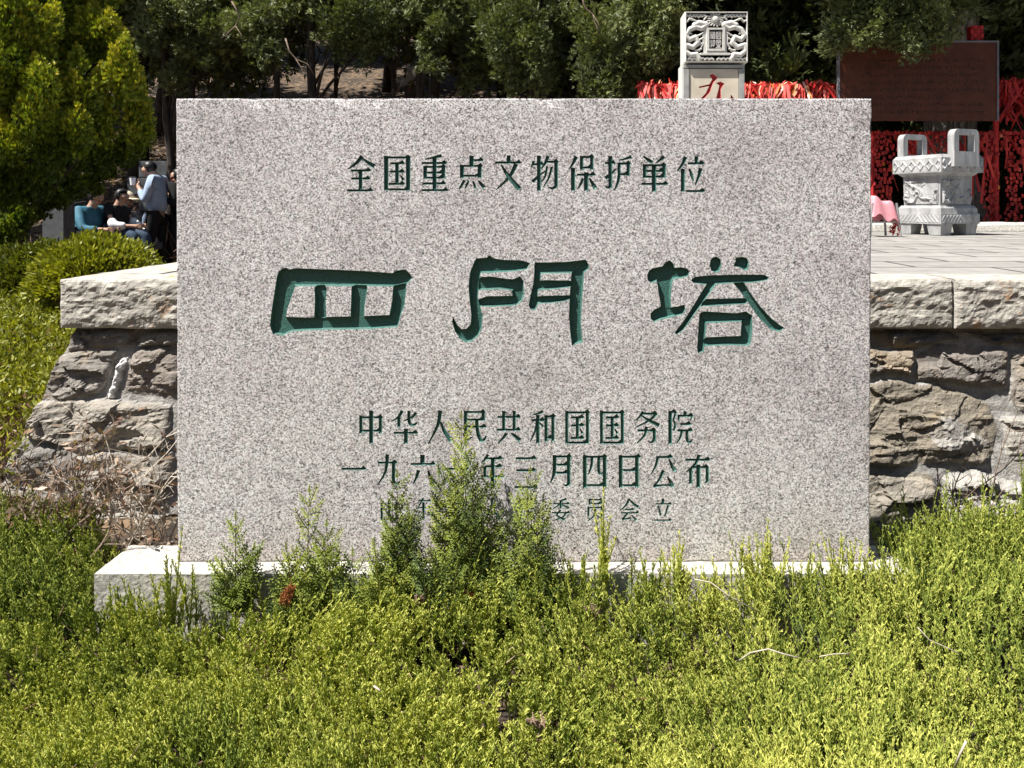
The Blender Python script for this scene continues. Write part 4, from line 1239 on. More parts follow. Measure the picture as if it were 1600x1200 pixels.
# fence rails hung with red prayer ribbons, and columns of red plaques
def ribbons(name, label, segs, n, seed, drop=(0.18, 0.45), lo=0.0, hi=1.0, wid=0.035, puff=0.05):
    r_ = np.random.default_rng(seed)
    c = Cloud()
    for (a, b) in segs:
        a = np.array(a); b = np.array(b)
        m = int(n*np.linalg.norm(b-a))
        t = r_.random(m)
        p = a+(b-a)*t[:, None]+r_.normal(size=(m, 3))*np.array([0.02, puff, 0.03])
        d = norm(np.stack([r_.normal(size=m)*0.35, r_.normal(size=m)*0.25-0.15, -np.ones(m)], 1))
        s = norm(np.stack([np.ones(m), r_.normal(size=m)*0.7, r_.normal(size=m)*0.3], 1))
        L = drop[0]+(drop[1]-drop[0])*r_.random(m)
        tone = lo+(hi-lo)*r_.random(m)
        # ribbon of two bent strips
        mid = p+d*(L*0.5)[:, None]+r_.normal(size=(m, 3))*np.array([0.035, 0.03, 0.02])
        end = mid+norm(d+r_.normal(size=(m, 3))*0.25)*(L*0.5)[:, None]
        w = (wid*(0.6+0.8*r_.random(m)))[:, None]*0.5
        s2 = norm(s+r_.normal(size=(m, 3))*0.4)
        Vv = np.stack([p-s*w, p+s*w, mid+s*w*1.1, mid-s*w*1.1, end+s2*w, end-s2*w], 1).reshape(-1, 3)
        bs = np.arange(m)[:, None]*6
        Ff = np.concatenate([bs+np.array([[0, 1, 2, 3]]), bs+np.array([[3, 2, 4, 5]])])
        c.add(Vv, Ff, np.repeat(tone, 6))
        # knots and loops standing up from the rail
        m2 = m//2
        p = a+(b-a)*r_.random(m2)[:, None]+r_.normal(size=(m2, 3))*np.array([0.02, puff, 0.015])
        c.blades(p, norm(np.stack([r_.normal(size=m2), r_.normal(size=m2)*0.6, 0.8*np.ones(m2)], 1)), norm(r_.normal(size=(m2, 3))), 0.05+0.06*r_.random(m2), 0.03, lo+(hi-lo)*r_.random(m2))
    o = c.build(name, M['ribbon'])
    return tag(o, label, 'ribbons', None, 'stuff')
def rail(name, label, x0, x1, y, z, posts, low=None):
    t = thing(name, label, 'fence', loc=((x0+x1)/2, y, TZ))
    for zz in ((z,) if low is None else (z, low)):
        bm = bmesh.new(); tube(bm, [(x0, y, zz), (x1, y, zz)], 0.03, 8); bm_obj('rail', bm, M['red'], t, world=True)
    for x in np.linspace(x0, x1, posts):
        bm = bmesh.new(); tube(bm, [(x, y, TZ-0.15), (x, y, z+0.02)], 0.04, 8); bm_obj('post', bm, M['red'], t, world=True)
RY = 11.6
xa, xb = P(1000, 0, RY)[0], P(1318, 0, RY)[0]
zr = P(0, 134, RY)[2]
rail('ribbon_fence', 'red rail fence hung with prayer ribbons behind the carved stele', xa, xb, RY, zr, 4, zr-0.55)
ribbons('red_ribbons', 'red and white prayer ribbons tied along the fence behind the stele', [((xa, RY-0.05, zr), (xb, RY-0.05, zr)), ((xa, RY, zr-0.05), (xb, RY, zr-0.05))], 90, 71, (0.2, 0.5), 0.15, 1.0)
xc, xd = P(1556, 0, RY)[0], P(1700, 0, RY)[0]
rail('ribbon_fence', 'tall red rail fence hung with dark red ribbons right of the brown board', xc, xd, RY, P(0, 128, RY)[2], 3)
ribbons('red_ribbons', 'dark red ribbons bunched on the fence right of the brown board', [((xc, RY-0.05, P(0, 128, RY)[2]), (xd, RY-0.05, P(0, 128, RY)[2])), ((xc, RY-0.02, P(0, 150, RY)[2]), (xd, RY-0.02, P(0, 150, RY)[2]))], 70, 72, (0.25, 0.6), 0.0, 0.45)
xe, xf = P(1364, 0, RY)[0], P(1680, 0, RY)[0]
zl = P(0, 208, RY)[2]
rail('plaque_rack', 'red rack hung with rows of small red plaques behind the incense burner', xe, xf, RY+0.05, zl, 6)
def plaques(label, x0, x1, z0, z1, seed, y=RY):
    r_ = np.random.default_rng(seed)
    bm = bmesh.new()
    z = z1
    while z > z0:
        x = x0
        while x < x1:
            Mx = Matrix.Translation((x+r_.normal()*0.012, y-0.05+r_.normal()*0.03, z+r_.normal()*0.012)) @ Matrix.Rotation(r_.normal()*0.2, 4, 'Y') @ Matrix.Rotation(r_.normal()*0.35, 4, 'Z')
            box(bm, (0, 0, 0), (0.036, 0.008, 0.05), Mx)
            x += 0.045
        z -= 0.06
    me_n = len(bm.verts)
    me = bpy.data.meshes.new('red_plaques')
    bm.to_mesh(me); bm.free()
    tn = np.repeat(np.clip(0.20+0.26*r_.normal(size=me_n//8), 0, 0.9), 8)
    a = me.attributes.new('tone', 'FLOAT', 'POINT'); a.data.foreach_set('value', tn.astype(np.float32))
    me.materials.append(M['ribbon'])
    o = bpy.data.objects.new('red_plaques', me); link(o)
    return tag(o, label, 'plaques', None, 'stuff')
def px_(x): return P(x, 0, RY)[0]
def pz_(y): return P(0, y, RY)[2]
plaques('band of small red plaques hung along the rack rail behind the incense burner', px_(1364), px_(1670), pz_(240), pz_(208), 1)
for lab, a, b in (('column of small red plaques beside the right edge of the granite tablet', 1366, 1393), ('column of red plaques seen between the burner handles and the board', 1420, 1450), ('column of red plaques just right of the incense burner', 1536, 1556), ('column of small red plaques near the right edge of the picture', 1572, 1592)):
    plaques(lab, px_(a), px_(b), TZ+0.12, pz_(240), a)
ribbons('red_ribbons', 'loose dark red ribbons hanging from the plaque rack behind the incense burner', [((px_(1364), RY-0.1, pz_(212)), (px_(1670), RY-0.1, pz_(212)))], 9, 74, (0.3, 1.0), 0.0, 0.75)
# bundle of red plaques tied to the big trunk, above the board
lant = thing('plaque_bundle', 'square bundle of red plaques tied to the big trunk above the brown board', 'plaque bundle', loc=P(1523, 66, 11.3))
bm = bmesh.new(); box(bm, (0, 0, 0.11), (0.17, 0.12, 0.22)); bm_obj('core', bm, M['red'], lant, bevel=0.01)
r_ = np.random.default_rng(9)
for i in range(4):
    for j in range(4):
        bm = bmesh.new(); box(bm, (-0.066+0.044*i, -0.066, 0.03+0.055*j), (0.040, 0.010, 0.050), Matrix.Rotation(r_.normal()*0.03, 4, 'Y'))
        bm_obj('plaque', bm, M['ribbon'] if (i*3+j) % 2 else M['red'], lant)
# ------------------------------------------------------------------ trees
def crown_clump(cl, rng, c, r, n, size, up=0.3, out=0.8, tone=(0.2, 0.9), flat=0.75, droop=0.0, nb=5, width=0.2, spread=0.8):
    """a bough: several unequal tufts strung along it, each a loose plume of sprays"""
    K = int(rng.integers(6, 10))
    v = norm(rng.normal(size=(K, 3)))
    tc = v*(rng.random((K, 1))**0.5)*r*0.95*np.array([1, 1, flat])
    tr = r*(0.20+0.34*rng.random(K)**1.5)
    wgt = tr**2/np.sum(tr**2)
    for i in range(K):
        m = max(4, int(n*wgt[i]))
        q = norm(rng.normal(size=(m, 3)))*(rng.random((m, 1))**0.5)*tr[i]*np.array([1, 1, 1.25])
        # plume: hangs and narrows downwards
        ax = norm(np.array([v[i, 0]*0.6+rng.normal()*0.3, v[i, 1]*0.6+rng.normal()*0.3, rng.normal()*0.5-0.15]))
        q = q+ax[None]*(q@ax)[:, None]*0.9
        d = norm(q)*0.35+ax[None]*0.6+np.array([0, 0, up])+rng.normal(size=(m, 3))*0.35
        t = tone[0]+(tone[1]-tone[0])*np.clip(0.15+0.5*rng.random()+0.35*rng.normal(size=m)*0.6, 0, 1)
        cl.fans(rng, np.asarray(c)+tc[i]+q, d, size*(0.6+0.7*rng.random(m)), nb, spread, width, t)
def trunk_mesh(name, base, top, r0, r1, mat, parent, limbs=(), seed=0, n=12, flute=0.0):
    rng = np.random.default_rng(seed)
    bm = bmesh.new()
    base = Vector(base); top = Vector(top)
    K = 9
    pts = []; rad = []
    for i in range(K+1):
        t = i/K
        p = base.lerp(top, t)+Vector((rng.normal()*0.03, rng.normal()*0.03, 0))*(1 if 0 < i else 0)
        pts.append(p); rad.append((r0*(1-t)+r1*t)*(1.35 if i == 0 else 1.0))
    tube(bm, pts, rad, n)
    if flute:
        for v in bm.verts:
            a = math.atan2(v.co.y-base.y, v.co.x-base.x)
            s = 1+flute*math.sin(a*7+v.co.z*0.6)+0.5*flute*math.sin(a*13-v.co.z*1.1)
            ctr = base.lerp(top, (v.co.z-base.z)/max(top.z-base.z, 0.01))
            v.co.x = ctr.x+(v.co.x-ctr.x)*s; v.co.y = ctr.y+(v.co.y-ctr.y)*s
    for q in limbs:
        q = Vector(q)
        tt = min(0.95, max(0.12, (q.z-0.5*abs((q-top).length)*0.3-base.z)/(top.z-base.z)*0.85))
        s = base.lerp(top, tt)
        m = s.lerp(q, 0.5)+Vector((rng.normal()*0.1, rng.normal()*0.1, 0.12))
        rr = (r0*(1-tt)+r1*tt)
        tube(bm, [s, s.lerp(m, 0.5)+Vector((0, 0, 0.05)), m, q], [rr*0.42, rr*0.33, rr*0.24, 0.01], 6)
    return bm_obj(name, bm, mat, parent, smooth=True, world=True)
def cypress(label, px, Y, r0, height, clumps, canopy, seed, lean=(0, 0), mat='bark_dark', dens=1.0, size=0.115, flute=0.0, pts3=(), group='cypress trees behind the tablet', tone=(0.1, 0.9)):
    rng = np.random.default_rng(seed)
    x = P(px, 0, Y)[0]
    bz = float(ground_z(x, Y))-0.1
    t = thing('cypress_tree', label, 'tree', group, loc=(x, Y, bz))
    limbs = []
    cl = Cloud()
    for (cx, cy, cY, cr) in clumps:                       # low branches that show over the tablet
        c = P(cx, cy, cY)
        limbs.append(c)
        crown_clump(cl, rng, c, cr, int(1500*dens*cr*cr/0.36), size, 0.25, 0.7, tone, width=0.10, spread=0.65)
    for (ox, oy, oz, cr) in canopy:                       # upper crown
        c = (x+ox, Y+oy+(1.3 if not flute and pts3 != 'grove' else 0), bz+oz)
        limbs.append(c)
        crown_clump(cl, rng, c, cr, int((560 if not flute else 950)*cr*cr), size*1.7, 0.2, 0.8, tone, flat=0.7, width=0.13, spread=0.65)
    trunk_mesh('trunk', (x, Y, bz), (x+lean[0], Y+lean[1], bz+height), r0, r0*0.35, M[mat], t, (limbs[:14] if not flute else limbs[14:24]), seed, 14 if flute else 10, flute)
    cl.build('crown', M['cypress'], t)
    return t
def canopy_set(seed, n, rad, z0, z1, r=(0.8, 1.3)):
    rg = np.random.default_rng(seed)
    out = []
    for i in range(n):
        a = rg.random()*2*math.pi; q = rad*math.sqrt(rg.random())
        out.append((q*math.cos(a), q*math.sin(a), z0+(z1-z0)*rg.random(), r[0]+(r[1]-r[0])*rg.random()))
    return out
# (label, trunk pixel, depth, radius, visible low clumps [pixel x, pixel y, depth, radius])
TR = [
 ('slim dark cypress just right of the golden arborvitae crown', 268, 13.6, 0.08, [(290, 15, 13.2, .6), (345, 50, 13.0, .5), (300, 80, 13.1, .4), (250, 60, 13.2, .45), (265, 120, 13.3, .3)], 2.2),
 ('dark cypress with a pale bare twig, above the left part of the tablet', 300, 14.5, 0.07, [(370, 25, 14.0, .5), (385, 90, 13.8, .35), (340, 95, 14, .35)], 2.0),
 ('cypress with a sunlit low spray above the first carved character', 424, 13.4, 0.065, [(405, 40, 12.9, .45), (412, 80, 12.7, .3), (455, 15, 13.2, .45)], 2.1),
 ('thin dark cypress with a bent bare trunk left of the walker', 474, 14.8, 0.055, [(480, 45, 14.5, .5), (510, 20, 14.4, .55)], 2.0),
 ('thick trunked dark cypress above the second line of carving', 496, 13.2, 0.10, [(540, 25, 12.9, .5), (520, 60, 13.0, .35), (575, 62, 13.0, .35)], 2.2),
 ('slender cypress between the thick trunk and the walker', 521, 14.6, 0.05, [(590, 15, 14, .7), (570, 50, 14, .5)], 2.0),
 ('straight dark cypress just left of the person in white', 618, 13.5, 0.055, [(615, 20, 13.0, .5), (600, 50, 13.2, .32), (655, 10, 13.1, .5)], 2.2),
 ('leaning brown cypress just right of the person in white', 663, 13.2, 0.085, [(690, 50, 12.8, .4), (690, 20, 13, .5), (672, 102, 12.7, .22)], 2.2),
 ('cypress with a drooping low spray, second right of the person in white', 682, 13.8, 0.075, [(735, 35, 13.4, .5), (755, 85, 13.4, .4)], 2.1),
 ('dark cypress at the edge of the brown slope', 722, 13.4, 0.07, [(770, 20, 13, .6), (760, 65, 13, .5), (752, 115, 13.2, .35)], 2.1),
 ('feathery sunlit cypress in the middle above the tablet', 835, 12.9, 0.16, [(815, 20, 12.0, .6), (830, 75, 11.9, .5), (800, 60, 12.0, .5), (845, 110, 12.1, .4), (805, 125, 12.2, .3), (860, 35, 12.2, .45)], 2.4),
 ('bushy bright cypress left of the carved stele', 985, 12.9, 0.18, [(960, 55, 11.9, .6), (945, 115, 11.8, .5), (1000, 25, 12.0, .6), (985, 95, 12.0, .5), (1030, 70, 12.0, .45), (940, 80, 11.8, .4), (1045, 20, 12.1, .45), (1010, 125, 12.1, .35), (975, 145, 12, .3)], 2.6),
]
for i, (lab, px, Y, r0, cps, cr) in enumerate(TR):
    cypress(lab, px, Y, r0, 7.0+0.4*(i % 3), cps, canopy_set(100+i, 13, 1.3+0.3*(i % 2), 4.3, 8.2), 200+i, lean=((i*37 % 7-3)*0.09 if px not in (618, 663) else (-0.2 if px == 663 else -0.1), 0.2))
# big old trunk at the right, with foliage hanging over the board
cypress('huge pale ridged cypress trunk behind the brown board, foliage hanging above it', 1487, 12.3, 0.40, 9.0,
        [(1320, 20, 10.9, .40), (1350, 40, 10.7, .38), (1330, 70, 10.8, .28), (1380, 30, 10.7, .40), (1420, 30, 10.8, .42), (1455, 25, 10.9, .40), (1400, 55, 10.8, .25), (1455, 62, 10.9, .22), (1500, 5, 11.2, .35), (1365, 5, 10.8, .5), (1440, -5, 10.9, .5)],
        canopy_set(301, 26, 3.2, 4.2, 9.0, (1.0, 1.6))+[(-3.2, -1.4, 5.2, .9), (-2.4, -1.5, 5.0, .9), (-1.6, -1.4, 5.3, .9), (-0.8, -1.6, 5.0, .9), (0.0, -1.5, 5.2, 1.0), (0.9, -1.3, 5.1, 1.0), (-2.0, -1.0, 6.0, 1.1), (-0.4, -1.0, 6.1, 1.1), (-2.9, -0.9, 6.0, 1.0), (1.0, -0.9, 6.0, 1.1), (-1.2, -1.9, 5.6, .8), (-3.0, -1.9, 5.8, .7), (1.8, -1.2, 5.2, 1.0), (2.6, -1.0, 5.4, 1.0), (0.4, -1.9, 4.9, .9), (-0.6, -2.0, 4.7, .7), (1.4, -1.9, 5.0, .9), (-0.9, -1.35, 4.5, .8), (-0.4, -1.4, 4.2, .8), (0.1, -1.3, 4.6, .8), (-1.3, -1.3, 4.9, .8), (0.5, -1.2, 4.1, .8), (-0.6, -1.1, 5.2, .9)], 302, (0.1, 0.1), 'bark_pale', 1.5, 0.10, 0.10, group=None)  # extra clumps above the frame, added to shade the board and ribbons
# dense trees of the dark grove at the right
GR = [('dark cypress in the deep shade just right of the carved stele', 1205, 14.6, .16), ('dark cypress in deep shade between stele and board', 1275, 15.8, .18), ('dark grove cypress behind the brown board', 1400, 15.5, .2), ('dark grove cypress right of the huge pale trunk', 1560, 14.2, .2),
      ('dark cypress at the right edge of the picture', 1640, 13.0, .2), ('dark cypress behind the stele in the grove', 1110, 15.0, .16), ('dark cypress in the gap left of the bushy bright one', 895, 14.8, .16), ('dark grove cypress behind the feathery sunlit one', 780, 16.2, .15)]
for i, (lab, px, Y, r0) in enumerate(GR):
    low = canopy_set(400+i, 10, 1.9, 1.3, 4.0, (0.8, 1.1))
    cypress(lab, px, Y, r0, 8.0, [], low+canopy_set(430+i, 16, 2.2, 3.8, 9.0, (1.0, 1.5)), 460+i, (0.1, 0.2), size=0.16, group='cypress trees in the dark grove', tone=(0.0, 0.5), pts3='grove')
# trees off to the side and further up the slope, closing the view and shading the grove
FAR = [(-1.6, 21.0), (-8.6, 18.0), (-9.5, 19), (0.5, 21.5), (4.5, 20.5), (8.5, 19.0), (12.5, 18), (-5.0, 23), (2.6, 18.2), (11, 14.2), (-9.8, 14.0), (-8.3, 15.6), (-12, 20), (6.8, 17.2), (-1.3, 24.5), (9.5, 23), (15, 15), (-6.5, 27), (-2.5, 27.5), (-10.5, 26), (-4.2, 30)]
def far_tree(x, y, i):
    rng = np.random.default_rng(600+i)
    bz = float(ground_z(x, y))-0.1
    t = thing('cypress_tree', None, 'tree', 'cypress trees on the slope', loc=(x, y, bz))
    px, pxw = HX+x/y*F, 0
    cl = Cloud(); limbs = []
    dark = x > 1.5
    for (ox, oy, oz, cr) in canopy_set(640+i, 30 if dark else 22, 2.2 if dark else 1.9, 1.2 if dark else 2.4, 8.5, (0.9, 1.5)):
        c = (x+ox, y+oy, bz+oz); limbs.append(c)
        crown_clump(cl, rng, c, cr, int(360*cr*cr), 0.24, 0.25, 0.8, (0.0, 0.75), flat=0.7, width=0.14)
    trunk_mesh('trunk', (x, y, bz), (x+0.2, y+0.1, bz+8), 0.17, 0.05, M['bark_dark'], t, limbs[:10], i, 10)
    cl.build('crown', M['cypress'], t)
    return t
BACK = [(-11, -8), (-6.5, -10.5), (-2, -11), (2.5, -11), (7, -10), (11, -7), (13, -2.5), (-14.5, -3.5), (-9, -13), (5, -14)]  # unseen trees added behind the viewer to cut sky fill on the tablet
FL = ['dim cypress up the slope above the left half of the tablet', 'slope cypress between the golden tree and the tablet edge', 'slope cypress hidden behind the golden arborvitae', 'dim slope cypress above the middle of the tablet', 'dark slope cypress behind the gap right of the stele', 'dark slope cypress above the brown board', 'dark slope cypress beyond the right edge of the picture', 'farthest slope cypress left of the walker', 'dark slope cypress directly behind the carved stele', 'dark cypress beyond the board at the far right', 'dark cypress at the far left behind the golden tree', 'dim cypress just above the golden tree edge', 'farthest cypress at the upper left corner', 'dark slope cypress behind the huge pale trunk', 'farthest slope cypress right of the walker', 'topmost dark slope cypress behind the board', 'outermost dark cypress at the right', 'highest slope cypress above the left part of the tablet', 'highest slope cypress above the person in white', 'highest slope cypress beyond the golden tree', 'last cypress at the top of the slope']
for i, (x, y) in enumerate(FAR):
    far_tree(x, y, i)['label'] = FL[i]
for i, (x, y) in enumerate(BACK):
    far_tree(x, y, 40+i)['label'] = 'unseen cypress added behind the viewer to block sky light on the tablet'
# leaf litter on the slope
rng = np.random.default_rng(77)
n = 26000
x = rng.uniform(-10, 3, n); y = rng.uniform(10.8, 22, n)
cl = Cloud()
cl.blades(np.stack([x, y, ground_z(x, y)+0.01+0.03*rng.random(n)], 1), norm(np.stack([rng.normal(size=n), rng.normal(size=n), 0.5*rng.normal(size=n)+0.2], 1)), norm(rng.normal(size=(n, 3))), 0.06+0.10*rng.random(n), 0.05, rng.random(n))
m = 5200
bx = rng.uniform(-6.5, 1.5, m); by = rng.uniform(12.0, 17.5, m)
b0 = np.stack([bx, by, ground_z(bx, by)], 1)
dv = norm(np.stack([rng.normal(size=m)*0.7, rng.normal(size=m)*0.5, 0.4+rng.random(m)], 1))
ln = (0.25+0.6*rng.random(m))[:, None]
cb = Cloud(); cb.twigs(b0, b0+dv*ln, 0.008, 0.003, 0.4*rng.random(m))
cb.twigs(b0+dv*ln*0.6, b0+dv*ln*0.6+norm(dv+rng.normal(size=(m, 3))*0.6)*ln*0.5, 0.005, 0.002, 0.4*rng.random(m))
tag(cb.build('dry_brush', M['dead']), 'tangle of dry brown brush on the slope behind the tablet', 'brush', None, 'stuff')
tag(cl.build('leaf_litter', M['dead']), 'brown fallen leaves covering the slope under the trees', 'leaves', None, 'stuff')

# ------------------------------------------------------------------ golden arborvitae at the left
def golden():
    rng = np.random.default_rng(31)
    Y = 7.0
    t = thing('golden_arborvitae', 'large golden green arborvitae with upright sprays at the left edge', 'tree', loc=(P(20, 0, Y)[0], Y+0.5, 0.3))
    cl = Cloud()
    lobes = [(150, 60, 6.8, .22, .34), (192, 120, 6.7, .17, .30), (112, 5, 6.8, .2, .34), (62, 62, 6.4, .19, .34), (20, 30, 6.3, .2, .36), (128, 140, 6.5, .18, .28), (66, 160, 6.2, .19, .30), (125, 205, 6.3, .13, .22), (12, 120, 6.2, .2, .30), (22, 215, 6.2, .17, .25), (82, 235, 6.3, .14, .22), (-40, 90, 6.3, .4, .5), (-60, 200, 6.3, .4, .5), (212, 165, 6.9, .14, .28), (222, 205, 7.0, .10, .2), (200, 130, 7.0, .14, .3), (165, 190, 6.8, .14, .24),
             (50, 285, 6.6, .16, .20), (110, 280, 7.0, .15, .18), (0, 290, 6.5, .2, .3), (150, 250, 7.1, .13, .18), (185, 240, 7.2, .12, .18), (130, -50, 7.0, .4, .5), (40, -70, 6.8, .5, .6), (-50, -30, 6.6, .5, .6), (80, -120, 7.0, .5, .6), (-20, 370, 6.8, .25, .3), (20, 345, 7.0, .16, .2), (75, 310, 7.3, .16, .15), (125, 295, 7.4, .13, .10), (142, 288, 7.5, .12, .11), (152, 300, 7.6, .07, .07), (60, 262, 7.4, .2, .18), (105, 296, 7.5, .17, .12), (158, 266, 7.5, .16, .13), (200, 245, 7.5, .12, .14), (85, 305, 7.3, .16, .14), (35, 310, 7.2, .2, .18), (140, 225, 7.3, .18, .2), (30, 250, 7.0, .2, .22), (215, 215, 7.4, .10, .22), (100, 250, 6.9, .2, .2), (60, 330, 7.4, .2, .12), (10, 340, 7.2, .2, .16), (60, 110, 7.0, .4, .4), (130, 90, 7.3, .35, .4), (100, 190, 7.2, .3, .3)]
    for (px, py, Yl, rw, rh) in lobes:
        c = np.array(P(px, py, Yl))
        K = 9
        n = int(3600*rw*rh/0.12/K)
        low = py > 225  # low lobes get a darker tone: crown shade put into the colour
        for q_ in range(K):
            vc = norm(rng.normal(size=3)); 
            cc = c+vc*np.array([rw, rw, rh])*0.72*(0.4+0.6*rng.random())
            w1 = rw*(0.36+0.24*rng.random()); h1 = rh*(0.46+0.3*rng.random())
            v = norm(rng.normal(size=(n, 3)))
            p = v*(rng.random((n, 1))**0.33)*np.array([w1, w1, h1])
            p[:, :2] *= (1-0.75*np.clip(p[:, 2:3]/h1, -0.3, 1))
            p[:, :2] += vc[None, :2]*0.25*p[:, 2:3]
            d = np.stack([v[:, 0]*0.4+vc[0]*0.25, v[:, 1]*0.4+vc[1]*0.25, np.full(n, 0.95)], 1)+rng.normal(size=(n, 3))*0.2
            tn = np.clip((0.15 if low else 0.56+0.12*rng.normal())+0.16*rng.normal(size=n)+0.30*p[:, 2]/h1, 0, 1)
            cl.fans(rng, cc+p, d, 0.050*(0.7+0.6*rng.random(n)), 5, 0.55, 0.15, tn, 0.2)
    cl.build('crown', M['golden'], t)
    cl2 = []
    bm = bmesh.new()
    b = Vector((P(-45, 0, Y)[0], Y+0.5, 0.3))
    tube(bm, [b, b+Vector((0.05, 0, 1.2)), b+Vector((0.1, 0, 3.0))], [0.10, 0.08, 0.04], 10)
    for (px, py, Yl, rw, rh) in lobes[:9]:
        q = Vector(P(px, py+40, Yl)); s = b+Vector((0.04, 0, max(0.4, min(2.6, q.z-0.8))))
        tube(bm, [s, s.lerp(q, 0.55)+Vector((0, 0, -0.05)), q], [0.03, 0.022, 0.008], 6)
    bm_obj('trunk', bm, M['bark_dark'], t, smooth=True, world=True)
golden()

# ------------------------------------------------------------------ low planting on the left bank
def bank_z(x, y):
    """top of the planting, from what the photograph shows left of the wall"""
    a = np.clip((y-3.5)/2.8, 0, 1)
    return 0.50+0.56*a**0.85+0.05*(fbm(x*3, y*3, 7, 3)-0.5)*2
rng = np.random.default_rng(41)
n = 52000
x = rng.uniform(-5.6, -2.35, n); y = rng.uniform(3.55, 6.6, n)
edge = -2.40-0.06*np.clip((y-3.6), 0, 3)
keep = (x < edge)
thin = sstep(4.6, 3.7, y)                          # sparse and brown near the bottom
keep &= rng.random(n) > 0.80*thin
x = x[keep]; y = y[keep]; n = len(x)
z = bank_z(x, y)-0.16*rng.random(n)**1.5
d = norm(np.stack([rng.normal(size=n)*0.7, rng.normal(size=n)*0.7-0.2, 0.8+0*x], 1))
cl = Cloud()
tn = np.clip(0.55+0.25*rng.normal(size=n)+0.25*(fbm(x*4, y*4, 13, 3)-0.5), 0, 1)
for q in range(3):
    cl.blades(np.stack([x, y, z], 1)+rng.normal(size=(n, 3))*0.022, norm(d+rng.normal(size=(n, 3))*0.5), norm(rng.normal(size=(n, 3))), 0.026+0.02*rng.random(n), 0.017, np.clip(tn+rng.normal(size=n)*0.1, 0, 1))
tag(cl.build('ground_cover', M['hedge']), 'low yellow green small leaved shrubs covering the bank left of the wall', 'ground cover', None, 'stuff')
# twigs and dead leaves under it
n = 5200
x = rng.uniform(-5.2, -1.25, n); y = rng.uniform(3.15, 5.2, n)
keep = (x < -2.45+(0.9 if False else 0)+1.15*np.clip((3.62-y)/0.4, 0, 1))
x = x[keep]; y = y[keep]; n = len(x)
bz_ = np.where(x < -2.6, bank_z(x, y)-0.12, ground_z(x, y)+0.02)
bz_ = np.minimum(bz_, 0.12+0.85*np.clip(y-2.9, 0, 3))
cl = Cloud()
p0 = np.stack([x, y, bz_-0.08], 1)
p1 = p0+np.stack([rng.normal(size=n)*0.09, rng.normal(size=n)*0.09, 0.06+0.14*rng.random(n)], 1)
cl.twigs(p0, p1, 0.004, 0.0015, 0.3+0.6*rng.random(n))
for q in range(3):
    m = norm(rng.normal(size=(n, 3))+np.array([0, 0, 0.2]))
    cl.blades(p0+(p1-p0)*rng.random((n, 1))+rng.normal(size=(n, 3))*0.03, m, norm(rng.normal(size=(n, 3))), 0.03+0.03*rng.random(n), 0.02, rng.random(n))
tag(cl.build('dry_undergrowth', M['dead']), 'brown dry twigs and dead leaves at the foot of the left wall', 'undergrowth', None, 'stuff')
# clipped shrub between the bank and the people
def mound(name, label, cx, cy, rx, ry, z0, h, n, seed, mat='hedge', tone=0.5):
    rg = np.random.default_rng(seed)
    t = thing(name, label, 'shrub', loc=(cx, cy, z0))
    v = norm(rg.normal(size=(n, 3))); v[:, 2] = np.abs(v[:, 2])
    s = (0.80+0.22*rg.random(n))*(0.86+0.28*fbm(v[:, 0]*3+5, v[:, 1]*3+v[:, 2]*2, seed, 3))
    p = v*s[:, None]*np.array([rx, ry, h])+np.array([cx, cy, z0])
    cl = Cloud()
    tn = np.clip(tone+0.22*rg.normal(size=n), 0, 1)
    for q in range(3):
        cl.blades(p+rg.normal(size=(n, 3))*0.02, norm(v+np.array([0, 0, 0.5])+rg.normal(size=(n, 3))*0.6), norm(rg.normal(size=(n, 3))), 0.032+0.02*rg.random(n), 0.022, tn)
    cl.build('foliage', M[mat], t)
    cl = Cloud()
    m = 90
    q = norm(rg.normal(size=(m, 3))); q[:, 2] = np.abs(q[:, 2])+0.2
    b = np.tile(np.array([[cx, cy, z0-0.3]]), (m, 1))+rg.normal(size=(m, 3))*np.array([rx*0.3, ry*0.3, 0.0])
    cl.twigs(b, np.array([cx, cy, z0])+q*np.array([rx, ry, h])*0.85, 0.009, 0.002, rg.random(m))
    cl.build('stems', M['twig'], t)
mound('clipped_shrub', 'round yellow green shrub in front of the seated people', P(140, 0, 5.5)[0], 5.6, 0.40, 0.38, P(0, 452, 5.5)[2], 0.34, 8000, 51, 'hedge', 0.6)
mound('clipped_shrub', 'dark olive shrub left of the round yellow green one', P(40, 0, 5.9)[0], 6.1, 0.42, 0.4, P(0, 450, 5.9)[2], 0.30, 6000, 52, 'hedge', 0.15)
